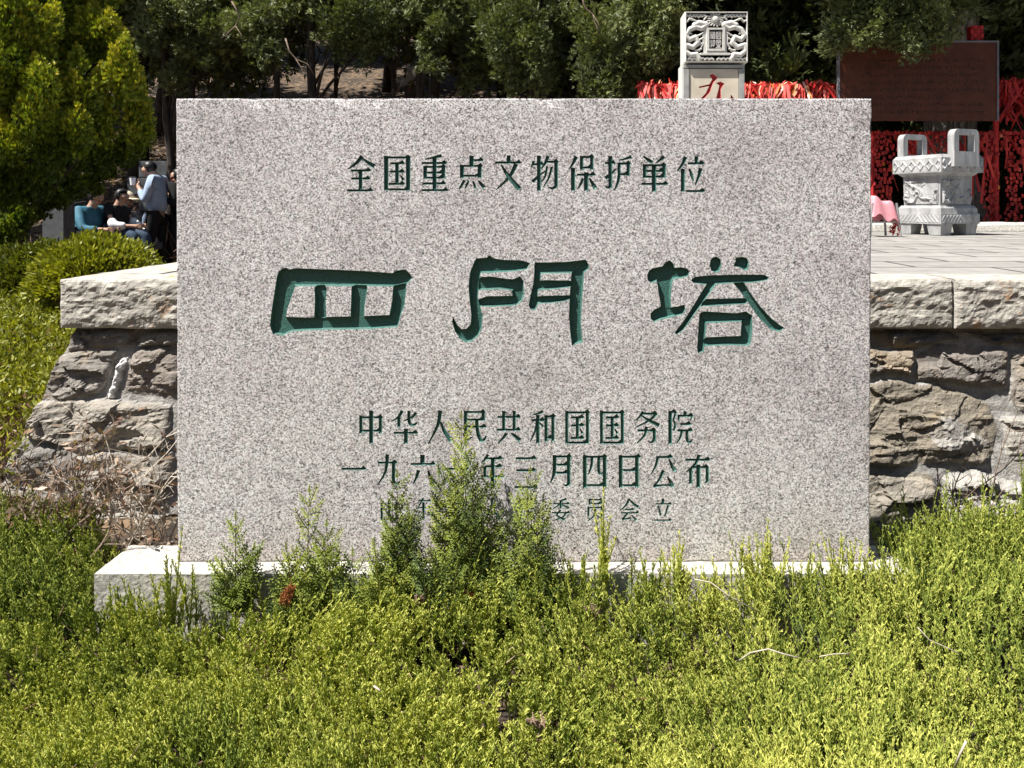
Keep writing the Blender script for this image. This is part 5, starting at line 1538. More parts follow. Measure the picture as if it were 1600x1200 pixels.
# bare brown shrub in front of the wall
def bare_shrub(label, px, py, Y, w, h, seed, nst=16, dark=False, leaves=120):
    rg = np.random.default_rng(seed)
    bx, by, bz = P(px, py, Y)
    t = thing('bare_shrub', label, 'shrub', loc=(bx, by, bz))
    cl = Cloud(); lv = []
    for i in range(nst):
        p = np.array([bx+rg.normal()*w*0.25, by+rg.normal()*0.06, bz]); d = norm(np.array([rg.normal()*0.55, rg.normal()*0.25, 1.0]))
        L = h*(0.5+0.6*rg.random()); r = 0.0048
        for s in range(6):
            q = p+d*L/6
            cl.twigs([p], [q], [r], [r*0.8], [0.4+0.3*rg.random()]); lv.append(q)
            for b in range(2):
                d2 = norm(d+rg.normal(size=3)*0.7); L2 = L*0.22*(0.4+rg.random())
                q2 = q+d2*L2
                cl.twigs([q], [q2], [r*0.6], [r*0.25], [0.5]); lv.append(q2)
                d3 = norm(d2+rg.normal(size=3)*0.7)
                cl.twigs([q+d2*L2*0.5], [q+d2*L2*0.5+d3*L2*0.6], [r*0.4], [r*0.2], [0.5])
            p = q; p[1] = max(p[1], 3.2) if label.find('tablet') > 0 else p[1]; d = norm(d+rg.normal(size=3)*np.array([0.22, 0.12, 0.12])+np.array([0, 0, 0.08])); r *= 0.84
    cl.build('stems', M['twig_pale'] if not dark else M['twig'], t)
    if leaves:
        lv = np.array(lv); lv = lv[(lv[:, 1] > 3.17) | (lv[:, 0] < -1.55)]; k = lv[rg.integers(0, len(lv), leaves)]+rg.normal(size=(leaves, 3))*0.012
        c2 = Cloud(); c2.blades(k, norm(rg.normal(size=(leaves, 3))-np.array([0, 0, 0.3])), norm(rg.normal(size=(leaves, 3))), 0.035+0.02*rg.random(leaves), 0.016, rg.random(leaves))
        c2.build('dead_leaves', M['dead'], t)
bare_shrub('bare brown shrub with curled dead leaves beside the left edge of the tablet', 225, 860, 3.3, 0.35, 0.60, 61, 18, False, 260)
bare_shrub('sprawling leafless shrub at the lower left corner of the wall', 110, 850, 3.2, 0.45, 0.5, 62, 16, True, 200)
bare_shrub('thin bare twigs rising in front of the wall right of the tablet', 1505, 830, 3.35, 0.12, 0.5, 63, 7, True, 0)
bare_shrub('small leafless shrub at the left edge above the junipers', 20, 840, 3.25, 0.3, 0.42, 64, 14, True, 160)

# ------------------------------------------------------------------ junipers in the foreground
def jun_z(x, y):
    z = 0.165+0.14*(fbm(x*2.6+3, y*2.6, 21, 3)-0.5)+0.11*(fbm(x*7, y*6, 22, 2)-0.5)+(0.045+0.05*sstep(0.2, 0.9, x)-0.055*sstep(-0.95, -1.25, x)*sstep(-1.95, -1.72, x))*sstep(2.4, 2.8, y)
    z = z+0.14*sstep(-1.5, -2.0, x)*sstep(2.2, 2.9, y)            # higher at the left
    z = z+0.10*sstep(1.15, 1.6, x)*sstep(2.5, 3.1, y)
    return z
def sprigs(cl, rng, base, d, L, K, tl, r, tone, sub=True, ang=(0.35, 0.95), stemr=0.0022, taper=0.55):
    """juniper shoots: a stem with K short twigs round it"""
    n = len(base)
    L = np.broadcast_to(np.asarray(L, float), (n,))
    d = norm(d)
    bend = rng.normal(size=(n, 3))*0.10
    ref = np.array([[0.3, 0.9, 0.1]])
    a = norm(np.cross(d, ref)); b = np.cross(d, a)
    at = lambda t: base+d*(L*t)[:, None]+bend*(L*t*t)[:, None]
    cl.twigs(at(np.full(n, 0.0)), at(np.full(n, 0.55)), stemr, stemr*0.8, np.stack([tone-0.2, tone], 1))
    cl.twigs(at(np.full(n, 0.55)), at(np.full(n, 1.0)), stemr*0.9, stemr*0.35, np.stack([tone, tone+0.3], 1))
    for k in range(K):
        t = 0.12+0.86*(k+rng.random(n))/K
        ph = k*2.4+rng.random(n)*0.9
        an = ang[0]+(ang[1]-ang[0])*rng.random(n)
        rad = a*np.cos(ph)[:, None]+b*np.sin(ph)[:, None]
        dd = norm(d*np.cos(an)[:, None]+rad*np.sin(an)[:, None]+np.array([0, 0, 0.25]))
        p = at(t)
        l = tl*(0.6+0.7*rng.random(n))*(1-taper*t)
        q = p+dd*l[:, None]
        tn = np.clip(tone+0.25*t-0.1+rng.normal(size=n)*0.1, 0, 1)
        cl.twigs(p, q, r, r*0.55, np.stack([tn, np.clip(tn+0.2, 0, 1)], 1))
        if sub:
            for sg in (-1, 1):
                m = p+dd*(l*(0.30+0.3*rng.random(n)))[:, None]
                d3 = norm(dd+sg*norm(np.cross(dd, rad+rng.normal(size=(n, 3))*0.8))*0.65+np.array([0, 0, 0.12]))
                cl.twigs(m, m+d3*(l*0.6)[:, None], r*0.85, r*0.5, np.stack([tn, np.clip(tn+0.25, 0, 1)], 1))
rng = np.random.default_rng(91)
cl = Cloud()
n = 19000
y = 1.55+1.7*rng.random(n)**1.0
x = rng.uniform(-1, 1, n)*0
lo = (-40-HX)/F*y-0.12; hi = (1640-HX)/F*y+0.12
x = lo+(hi-lo)*rng.random(n)
ok = ~((y > 2.86) & (x > -1.74) & (x < 1.30))
ok &= (fbm(x*6.5, y*5, 58, 2) > 0.36) | (rng.random(n) < 0.45)
x = x[ok]; y = y[ok]; n = len(x)
flow = 2*math.pi*fbm(x*2.2, y*2.2, 33, 2)
d = np.stack([np.cos(flow)*0.30+rng.normal(size=n)*0.20, np.sin(flow)*0.25+rng.normal(size=n)*0.20-0.08, np.ones(n)], 1)
L = 0.09+0.07*rng.random(n)
tone = np.clip(0.50+0.26*(fbm(x*3.5, y*3.5, 55, 3)-0.5)*2+0.12*rng.normal(size=n), 0, 1)
tone = tone-0.10*sstep(-1.2, -1.8, x)*sstep(2.1, 2.7, y)-0.12*sstep(1.1, 1.6, x)*sstep(2.3, 2.9, y)
base = np.stack([x, y, jun_z(x, y)-L*0.75-0.05*rng.random(n)], 1)
L = L*(1+0.9*sstep(2.55, 2.84, y)*rng.random(n)**2*(1-0.8*sstep(-0.95, -1.25, x)*sstep(-1.95, -1.72, x)))
base = np.stack([x, y, jun_z(x, y)-0.085-0.05*rng.random(n)], 1)
sprigs(cl, rng, base, d, L, 10, 0.031, 0.0019, tone, True, (0.25, 0.75))
k_ = rng.random(n) < 0.05                                   # bleached dead bits among the green
dd_ = Cloud()
p_ = base[k_]+np.array([0, 0, 0.07]); q_ = p_+norm(rng.normal(size=p_.shape)+np.array([0, 0, 0.5]))*0.05
dd_.twigs(p_, q_, 0.0018, 0.001, rng.random(len(p_)))
tag(dd_.build('dead_twigs', M['dead']), 'small dead brown twigs caught in the creeping juniper', 'dead twigs', None, 'stuff')
tag(cl.build('creeping_juniper', M['juniper']), 'yellow green creeping juniper filling the whole foreground', 'juniper', None, 'stuff')
# taller shoots standing out of it, each a plant of its own
def shoot(label, px, ptop, pbot, Y, seed, w=0.05, nst=5, tone=0.5, group='juniper shoots standing up in front of the tablet'):
    rg = np.random.default_rng(seed)
    b = np.array(P(px, pbot, Y)); top = np.array(P(px, ptop, Y))
    Hh = top[2]-b[2]
    t = thing('juniper_shoot', label, 'juniper', group, loc=tuple(b))
    f = Cloud()
    m = int(nst*1.9)
    bb = b+np.stack([rg.normal(size=m)*w*0.6, rg.normal(size=m)*w*0.6, np.zeros(m)], 1)
    hs = Hh*np.concatenate([[1.0], 0.45+0.45*rg.random(m-1)])
    dd = np.stack([rg.normal(size=m)*0.10, rg.normal(size=m)*0.08, np.ones(m)], 1)
    bb[0] = b; dd[0] = (0.02*rg.normal(), 0, 1)
    sprigs(f, rg, bb, dd, hs, max(14, int(Hh*75)), 0.042, 0.0020, np.clip(tone+0.08*rg.normal(size=m), 0, 1), True, (0.2, 0.6), 0.003, 0.7)
    o = f.build('foliage', M['juniper'], t)
    s = Cloud(); s.twigs([b-np.array([0, 0, 0.08])], [b+np.array([0, 0, Hh*0.4])], [0.005], [0.003], [0.3])
    s.build('stem', M['twig'], t)
SH = [('tallest pointed juniper shoot in front of the right part of the tablet', 1196, 800, 960, 2.86, .05, 9, .62), ('lone thin pale shoot reaching the small last line of writing', 944, 748, 930, 2.88, .02, 3, .75), ('short juniper shoot left of the lone thin pale one', 915, 850, 960, 2.84, .05, 6, .45),
      ('pair of slim shoots under the character at the end of the last line', 1058, 838, 940, 2.86, .04, 5, .65), ('low shoot at the edge of the plinth between slim pairs', 1112, 878, 960, 2.84, .02, 4, .45), ('dark tipped shoot right of the tallest pointed one', 1258, 852, 960, 2.86, .05, 7, .40), ('slim shoot near the lower right corner of the tablet', 1308, 828, 960, 2.86, .03, 5, .6),
      ('slim shoot overlapping the right edge of the tablet', 1338, 836, 970, 2.86, .05, 7, .62), ('spindly shoot in front of the lower left corner of the tablet', 272, 838, 1005, 2.84, .03, 5, .6), ('low shoot in front of the left end of the plinth', 210, 905, 1010, 2.84, .04, 5, .5), ('dark low shoot right of the lone thin pale one', 1012, 852, 960, 2.84, .05, 6, .4), ('low shoot beside the left corner of the plinth', 182, 905, 1012, 2.84, .05, 6, .45)]
for i, (lab, px, a, b, Y, w, m, tn) in enumerate(SH):
    shoot(lab, px, a, b, Y, 700+i, w*1.15, int(m*1.6), tn)
RB = [('juniper bush filling the corner at the right edge of the picture', 1590, 725, 950, 3.12, .12, 30), ('juniper bush with bare tips left of the corner bush', 1540, 745, 950, 3.08, .12, 30), ('feathery juniper bush under the pale wall stone', 1472, 770, 950, 3.06, .11, 28), ('low juniper bush right beside the tablet plinth', 1425, 800, 950, 3.0, .10, 26), ('broad juniper bush in front of the right wall', 1510, 860, 960, 2.95, .16, 24), ('juniper bush beyond the right edge', 1640, 730, 950, 3.15, .14, 26), ('small juniper bush at the end of the plinth', 1395, 880, 960, 2.86, .06, 12),
      ('dark juniper bush at the left edge of the picture', 25, 850, 980, 2.95, .12, 20), ('dark green juniper bush left of the plinth', 95, 880, 980, 2.95, .12, 20), ('taller juniper bush with pale spikes at the left', 60, 830, 960, 3.05, .10, 14)]
for i, (lab, px, a, b, Y, w, m) in enumerate(RB):
    shoot(lab, px, a, b, Y, 760+i, w, m, 0.30 if px > 800 else 0.34, 'juniper bushes at the sides')
# cypress seedlings with flat feathery sprays in front of the slab
def feather(cl, rg, p, d, side, L, tone, r=0.0019):
    """flat pinnate spray"""
    m = max(5, int(L/0.012))
    nrm = np.cross(d, side)
    seg = [p+d*L*k/m+np.array([0, 0, 0.10*L*(k/m)**2]) for k in range(m+1)]
    seg = np.array(seg)
    cl.twigs(seg[:-1], seg[1:], r*1.1, r*0.9, np.full(m, tone))
    P0, P1, T = [], [], []
    for k in range(1, m+1):
        for sg in (-1, 1):
            l = L*0.34*(1-0.72*k/m)*(0.8+0.4*rg.random())
            dd = norm(d*0.75+side*sg*0.75+nrm*rg.normal()*0.12)
            q = seg[k]+dd*l
            P0.append(seg[k]); P1.append(q); T.append(tone+0.15*rg.random())
            ks = max(1, int(l/0.012))
            for j in range(1, ks+1):
                for s2 in (-1, 1):
                    st = seg[k]+dd*l*j/(ks+0.5)
                    d3 = norm(dd*0.8+np.cross(nrm, dd)*s2*0.6)
                    P0.append(st); P1.append(st+d3*min(0.016, l*0.4)); T.append(tone+0.1+0.25*rg.random())
    cl.twigs(np.array(P0), np.array(P1), r, r*0.6, np.clip(np.array(T), 0, 1))
def seedling(label, px, ptop, pbot, Y, seed, spread, leaders, tone):
    rg = np.random.default_rng(seed)
    b = np.array(P(px, pbot, Y)); top = np.array(P(px, ptop, Y)); Hh = top[2]-b[2]
    t = thing('cypress_seedling', label, 'seedling', 'feathery seedlings in front of the tablet', loc=tuple(b))
    f = Cloud(); s = Cloud()
    for i in range(leaders):
        h = Hh*(1.0 if i == 0 else 0.5+0.42*rg.random())
        off = 0 if i == 0 else (i % 2*2-1)*spread*(0.25+0.75*rg.random())
        p0 = b+np.array([off*0.35, rg.normal()*0.012, -0.04])
        p1 = b+np.array([off*1.0+rg.normal()*0.015, rg.normal()*0.03, h])
        s.twigs([p0], [p0*0.5+p1*0.5], [0.0038], [0.0028], [0.5]); s.twigs([p0*0.5+p1*0.5], [p1], [0.0028], [0.001], [0.5])
        K = max(7, int(h/0.040))
        tn = tone+0.15*rg.normal()*0.6
        dark = i > 0 and rg.random() < 0.2
        for k in range(K):
            tt = 0.10+0.90*k/K
            p = p0*(1-tt)+p1*tt
            for sg in (-1, 1):
                L = (0.125*(1-0.66*tt)+0.012)*(0.6+0.65*rg.random())
                d = norm(np.array([sg*0.62+rg.normal()*0.15, rg.normal()*0.30, 0.85]))
                side = norm(np.cross(d, np.array([rg.normal()*0.25, 1.0, rg.normal()*0.25])))
                feather(f, rg, p, d, side, L, (0.05 if dark else np.clip(tn+0.25*tt+0.08*rg.normal(), 0, 0.95)))
        feather(f, rg, p1, norm(p1-p0), np.array([1.0, 0, 0]), 0.03, 0.6)
    f.build('foliage', M['sapling'], t); s.build('stem', M['stem'], t)
SD = [('small feathery seedling in front of the left part of the tablet', 366, 815, 955, 2.85, .035, 4, .25), ('pointed feathery seedling left of the middle of the tablet', 478, 782, 985, 2.83, .05, 5, .42), ('feathery seedling at the shoulder of the pointed one', 515, 830, 985, 2.82, .04, 4, .38),
      ('broad feathery seedling under the date line', 622, 748, 960, 2.85, .065, 7, .40), ('tallest feathery seedling covering the middle of the writing', 722, 665, 985, 2.84, .075, 9, .45), ('dark feathery seedling right of the tallest one', 770, 745, 985, 2.86, .06, 6, .30), ('feathery seedling standing at the month character', 832, 745, 985, 2.83, .05, 6, .42), ('short feathery seedling in front of the broad one', 600, 850, 1000, 2.79, .05, 5, .42), ('low feathery seedling in front of the tallest one', 690, 850, 1010, 2.78, .06, 6, .45), ('low feathery seedling at the foot of the month character', 800, 870, 1010, 2.78, .05, 5, .40), ('low bright seedling in front of the pointed one', 455, 880, 1000, 2.79, .04, 4, .5), ('low dark seedling between the pointed and the broad one', 556, 875, 985, 2.82, .05, 5, .28)]
for i, (lab, px, a, b, Y, sp, ld, tn) in enumerate(SD):
    seedling(lab, px, a, b, Y, 800+i, sp, ld, tn)
# one rust coloured dead spray and a few bleached stalks
rg = np.random.default_rng(5)
f = Cloud()
p = np.array(P(441, 952, 2.76)); d = norm(np.array([0.45, -0.1, 0.9]))
for k in range(7):
    q = p+d*0.012*k
    for sg in (-1, 1):
        feather(f, rg, q, norm(d+np.array([sg*0.4, rg.normal()*0.2, 0.2])), norm(np.cross(d, [0, 1.0, 0.1*rg.normal()])), 0.055*(1-0.08*k), 0.5)
f.build('dead_spray', M['rust'])
tag(bpy.data.objects['dead_spray'], 'rust brown dead spray leaning beside the pointed seedling', 'dead spray')
for lab_, px_d, py_d, Yd, sc_d, md_ in (('brown dead spray in front of the broad seedling', 655, 948, 2.78, 0.8, 'dead'), ('brown dead spray at the foot of the tallest seedling', 748, 935, 2.78, 0.8, 'rust'), ('pale dead spray at the foot of the lone thin shoot', 935, 968, 2.76, 0.9, 'dead'), ('bleached dead spray low in the middle foreground', 852, 1138, 2.1, 0.7, 'dead')):
    f = Cloud(); p = np.array(P(px_d, py_d, Yd)); d = norm(np.array([rg.normal()*0.8, -0.4, 0.6]))
    for k in range(6):
        for sg in (-1, 1):
            feather(f, rg, p+d*0.012*k*sc_d, norm(d+np.array([sg*0.5, rg.normal()*0.3, 0.1])), norm(np.cross(d, [0.1, 1.0, 0.2*rg.normal()])), 0.05*sc_d*(1-0.08*k), 0.6)
    tag(f.build('dead_spray', M[md_]), lab_, 'dead spray')
def branch(lab_, pts, Yb):
    t_ = [o for o in bpy.data.objects if o.get('label') == lab_][0]
    bm = bmesh.new(); n_ = len(pts)
    tube(bm, [P(a, b, Yb) for a, b in pts], [0.013*(1-0.7*i/n_) for i in range(n_)], 6)
    m_ = n_//2
    tube(bm, [P(*pts[m_], Yb), P(pts[m_][0]+9, pts[m_][1]+14, Yb-0.05), P(pts[m_][0]+10, pts[m_][1]+24, Yb-0.05)], [0.006, 0.005, 0.003], 5)
    bm_obj('bare_branch', bm, M['twig'], t_, smooth=True, world=True)
branch('bushy bright cypress left of the carved stele', [(908, -12), (912, 6), (916, 14), (926, 22), (929, 34), (934, 44), (935, 54)], 11.3)
branch('dark cypress with a pale bare twig, above the left part of the tablet', [(362, 2), (370, 16), (374, 28), (368, 40), (356, 52), (346, 60)], 12.3)
branch('thin dark cypress with a bent bare trunk left of the walker', [(446, 60), (452, 80), (462, 92), (480, 100), (492, 118)], 12.4)
def stalk(label, pts, Y, r=0.0016):
    bm = bmesh.new()
    tube(bm, [P(a, b, Y-0.02*i/len(pts)) for i, (a, b) in enumerate(pts)], r, 5)
    tag(bm_obj('dry_stalk', bm, M['twig_pale'], smooth=True), label, 'dry stalk', 'dry stalks lying on the juniper')
stalk('long bleached stalk curving over the juniper below the right of the tablet', [(1085, 905), (1110, 910), (1140, 932), (1185, 956)], 2.62, 0.0022)
stalk('arched bleached stalk in the juniper below the tallest shoot', [(1155, 1032), (1172, 1020), (1200, 1014), (1225, 1022), (1248, 1028)], 2.36, 0.0022)
stalk('short bleached stalk right of the arched one', [(1280, 1026), (1302, 1022), (1324, 1021)], 2.36)
stalk('small bleached stalk in the middle foreground', [(584, 1072), (590, 1076), (594, 1079)], 2.2, 0.003)
stalk('thin dark stalk curving at the right foreground', [(1434, 980), (1452, 1000), (1480, 1012), (1500, 1022)], 2.42)
stalk('orange brown stalk in the right bottom corner', [(1492, 1200), (1500, 1178), (1510, 1158)], 1.93, 0.003)
# ------------------------------------------------------------------ people in the background
def skin_obj(name, nodes, edges, mat, parent, sub=2, root=0):
    me = bpy.data.meshes.new(name)
    me.from_pydata([n[0] for n in nodes], edges, [])
    me.update()
    o = bpy.data.objects.new(name, me); link(o)
    md = o.modifiers.new('skin', 'SKIN'); md.use_smooth_shade = True
    for i, v in enumerate(me.skin_vertices[0].data):
        r = nodes[i][1]
        v.radius = r if hasattr(r, '__len__') else (r, r)
        v.use_root = (i == root)
    s = o.modifiers.new('sub', 'SUBSURF'); s.levels = sub; s.render_levels = sub
    dg = bpy.context.evaluated_depsgraph_get()
    res = bpy.data.meshes.new_from_object(o.evaluated_get(dg))
    o.modifiers.clear()
    o.data = res
    bpy.data.meshes.remove(me)
    res.materials.clear(); res.materials.append(mat)
    for p in res.polygons: p.use_smooth = True
    res.name = name
    o.parent = parent
    return o
def chain(nodes, edges, pts, start=None):
    prev = start
    for p in pts:
        nodes.append(p)
        if prev is not None: edges.append((prev, len(nodes)-1))
        prev = len(nodes)-1
    return prev
def V3(*a): return Vector(a)
def head_parts(nodes, edges, neck_idx, hc, fwd, up=V3(0, 0, 1)):
    """skull, face and ears grown from the neck; fwd = where the face looks"""
    fwd = fwd.normalized(); side = fwd.cross(up).normalized(); u2 = side.cross(fwd).normalized()
    at = lambda f, s, u: tuple(hc+fwd*f+side*s+u2*u)
    a = chain(nodes, edges, [(at(-0.012, 0, -0.055), .062), (at(0.0, 0, 0.015), (.080, .092)), (at(-0.005, 0, 0.075), (.066, .078))], neck_idx)
    chain(nodes, edges, [(at(0.060, 0, -0.075), .034)], a-2)        # jaw and chin
    chain(nodes, edges, [(at(0.088, 0, -0.012), .016), (at(0.105, 0, -0.028), .013)], a-1)   # nose
    for s in (-1, 1): chain(nodes, edges, [(at(-0.01, s*0.082, -0.005), .014), (at(-0.018, s*0.094, 0.015), .012)], a-1)
    return at
def hand(nodes, edges, wrist_idx, w, d, curl):
    """palm, four fingers of different lengths and a thumb"""
    d = d.normalized(); c = curl.normalized(); s = d.cross(c).normalized()
    palm = chain(nodes, edges, [(tuple(w+d*0.045), (.024, .016))], wrist_idx)
    for k, L in enumerate((0.066, 0.076, 0.070, 0.054)):
        o = s*(k-1.5)*0.020
        b = w+d*0.080+o
        chain(nodes, edges, [(tuple(b), .0095), (tuple(b+(d*0.7+c*0.5).normalized()*L*0.55), .0085), (tuple(b+(d*0.7+c*0.5).normalized()*L*0.55+(d*0.15+c).normalized()*L*0.45), .007)], palm)
    chain(nodes, edges, [(tuple(w+d*0.035-s*0.034+c*0.01), .0105), (tuple(w+d*0.066-s*0.044+c*0.032), .009)], palm)
def face_bits(t, at):
    for s in (-1, 1):
        bm = bmesh.new(); bmesh.ops.create_uvsphere(bm, u_segments=8, v_segments=6, radius=0.011, matrix=Matrix.Translation(at(0.078, s*0.032, 0.012)))
        bm_obj('eye', bm, M['hair'], t, smooth=True)
    bm = bmesh.new(); bmesh.ops.create_uvsphere(bm, u_segments=8, v_segments=6, radius=0.017, matrix=Matrix.Translation(at(0.083, 0, -0.062)) @ Matrix.Diagonal((1, 1, 0.35, 1)))
    bm_obj('mouth', bm, M['red_paint'], t, smooth=True)
def hair_cap(t, hc, fwd, mat, back=0.035, r=0.101):
    bm = bmesh.new()
    bmesh.ops.create_uvsphere(bm, u_segments=18, v_segments=12, radius=r)
    for v in bm.verts:
        n = v.co.normalized()
        v.co *= 1+0.07*(vnoise(n.x*6+3, n.y*6+n.z*5, 3)-0.5)
        v.co.z *= 0.95
    # cut away the face
    f = fwd.normalized()
    dele = [v for v in bm.verts if (v.co.dot(f) > 0.045 and v.co.z < 0.045) or v.co.z < -0.088]
    bmesh.ops.delete(bm, geom=dele, context='VERTS')
    for v in bm.verts: v.co += hc+V3(0, 0, 0.018)-f*back*0.6
    o = bm_obj('hair', bm, mat, t, smooth=True)
    md = o.modifiers.new('thick', 'SOLIDIFY'); md.thickness = 0.012; md.offset = -1
    return o
def person_standing(label, loc, yaw, top, pants, pose, hair=True, group=None):
    """loc = feet; the figure faces +x before turning by yaw"""
    t = thing('person', label, 'person', group, loc=loc, rz=yaw)
    p = pose
    nodes = []; edges = []
    # body: pelvis root, spine, neck, head, arms, legs
    chain(nodes, edges, [((0, 0, .94), (.09, .11))])
    sp = chain(nodes, edges, [(p['waist'], (.085, .105)), (p['chest'], (.085, .115)), (p['neck'], (.056, .056))], 0)
    at = head_parts(nodes, edges, sp, V3(*p['head']), V3(*p['look']))
    for s in (-1, 1):
        sh = V3(p['chest'][0], s*0.185, p['chest'][2]+0.10)
        e, w = p['armL' if s > 0 else 'armR']
        a = chain(nodes, edges, [(tuple(sh), .042), (e, .034), (w, .027)], sp-1)
        hand(nodes, edges, a, V3(*w), V3(*w)-V3(*e), V3(-0.2, -s*0.8, 0.5))
        f = p['footL' if s > 0 else 'footR']
        k = V3(f[0]*0.5+0.04, s*0.11, 0.50)
        chain(nodes, edges, [((0.0, s*0.105, .84), .075), (tuple(k), .052), ((f[0], f[1], .09), .036), ((f[0]+0.14, f[1], .035), .036)], 0)
    skin_obj('body', nodes, edges, M['skin'], t)
    face_bits(t, at)
    # sweatshirt
    n2 = []; e2 = []
    chain(n2, e2, [((p['waist'][0], 0, p['waist'][2]-0.21), (.152, .182))])
    q = chain(n2, e2, [(p['waist'], (.148, .176)), (p['chest'], (.150, .190)), ((p['neck'][0]-0.015, 0, p['neck'][2]-0.055), (.078, .085))], 0)
    for s in (-1, 1):
        e, w = p['armL' if s > 0 else 'armR']
        w2 = V3(*e).lerp(V3(*w), 0.80 if p.get('long', True) else 0.1)
        chain(n2, e2, [((p['chest'][0], s*0.19, p['chest'][2]+0.09), .080), (e, .062), (tuple(w2), .045)], q-1)
    skin_obj('sweatshirt', n2, e2, M[top], t)
    # trousers
    n3 = []; e3 = []
    chain(n3, e3, [((0, 0, .96), (.145, .165))])
    for s in (-1, 1):
        f = p['footL' if s > 0 else 'footR']
        chain(n3, e3, [((0.0, s*0.105, .84), .118), ((f[0]*0.5+0.04, s*0.11, .50), .092), ((f[0], f[1], .10), .076)], 0)
    tr = skin_obj('trousers', n3, e3, M[pants], t)
    for s in (-1, 1):
        f = p['footL' if s > 0 else 'footR']
        skin_obj('shoe', [((f[0]-0.05, f[1], .045), .045), ((f[0]+0.07, f[1], .045), .046), ((f[0]+0.16, f[1], .035), .034)], [(0, 1), (1, 2)], M['grey_cloth'], t)
    if hair: hair_cap(t, V3(*p['head']), V3(*p['look']), M['hair'])
    return t, tr
YP = 12.0
gx_ = lambda px, Y=YP: P(px, 0, Y)[0]
zf = P(0, 428, YP)[2]
pose = dict(waist=(-0.01, 0, 1.10), chest=(-0.03, 0, 1.33), neck=(0.05, 0, 1.50), head=(0.125, 0, 1.575), look=(0.9, 0, -0.5),
            armL=((0.06, 0.23, 1.09), (0.22, 0.10, 1.30)), armR=((0.10, -0.25, 1.10), (0.27, -0.07, 1.27)), footL=(0.06, 0.11), footR=(-0.05, -0.11))
man, tr = person_standing('person standing in a pale blue sweatshirt and black striped trousers, hand raised to the face', (gx_(245), YP, zf), R(180), 'blue_cloth', 'black_cloth', pose)
bm = bmesh.new()                                            # white side stripes of the trousers
tube(bm, [(0.06, 0.185, .93), (0.085, 0.195, .84), (0.10, 0.20, .72)], [.030, .026, .016], 6)
bm_obj('stripe', bm, M['blue_cloth'], tr)
for zz in (0.70, 0.66):
    bm = bmesh.new(); tube(bm, [(0.07, 0.21, zz-0.02), (0.12, 0.19, zz)], .010, 6); bm_obj('stripe', bm, M['white_cloth'], tr)
cup = thing('drink_cup', 'small white cup held by the standing person in pale blue', 'cup', loc=(gx_(245)-0.315, YP-0.085, zf+1.33))
bm = bmesh.new(); lathe(bm, [(0.032, 0), (0.042, 0.10), (0.043, 0.11)], 12); bm_obj('body', bm, M['white_cloth'], cup, smooth=False)
bm = bmesh.new(); lathe(bm, [(0.0445, 0.11), (0.0445, 0.122), (0.036, 0.128)], 12); bm_obj('lid', bm, M['black_cloth'], cup)
pose2 = dict(waist=(0, 0, 1.08), chest=(0.02, 0, 1.30), neck=(0.04, 0, 1.46), head=(0.06, 0, 1.55), look=(1, 0, -0.1),
             armL=((-0.02, 0.25, 1.10), (0.20, 0.18, 1.22)), armR=((0.05, -0.25, 1.10), (0.24, -0.14, 1.24)), footL=(0.08, 0.11), footR=(-0.06, -0.11))
person_standing('person in dark clothes half hidden by the left edge of the tablet', (gx_(283, 12.3), 12.3, P(0, 432, 12.3)[2]), R(180), 'black_cloth', 'black_cloth', pose2)
WYY = 19.5
wx = gx_(641, WYY)
pose3 = dict(waist=(0, 0, 1.08), chest=(0.03, 0, 1.30), neck=(0.05, 0, 1.47), head=(0.07, 0, 1.56), look=(1, 0, -0.1),
             armL=((-0.10, 0.24, 1.12), (0.02, 0.24, 0.90)), armR=((0.12, -0.24, 1.12), (0.26, -0.22, 0.93)), footL=(0.20, 0.10), footR=(-0.22, -0.10))
person_standing('person in a white jacket walking on the slope between the trunks', (wx, WYY, P(0, 137, WYY)[2]-0.93), R(195), 'white_cloth', 'grey_cloth', pose3)
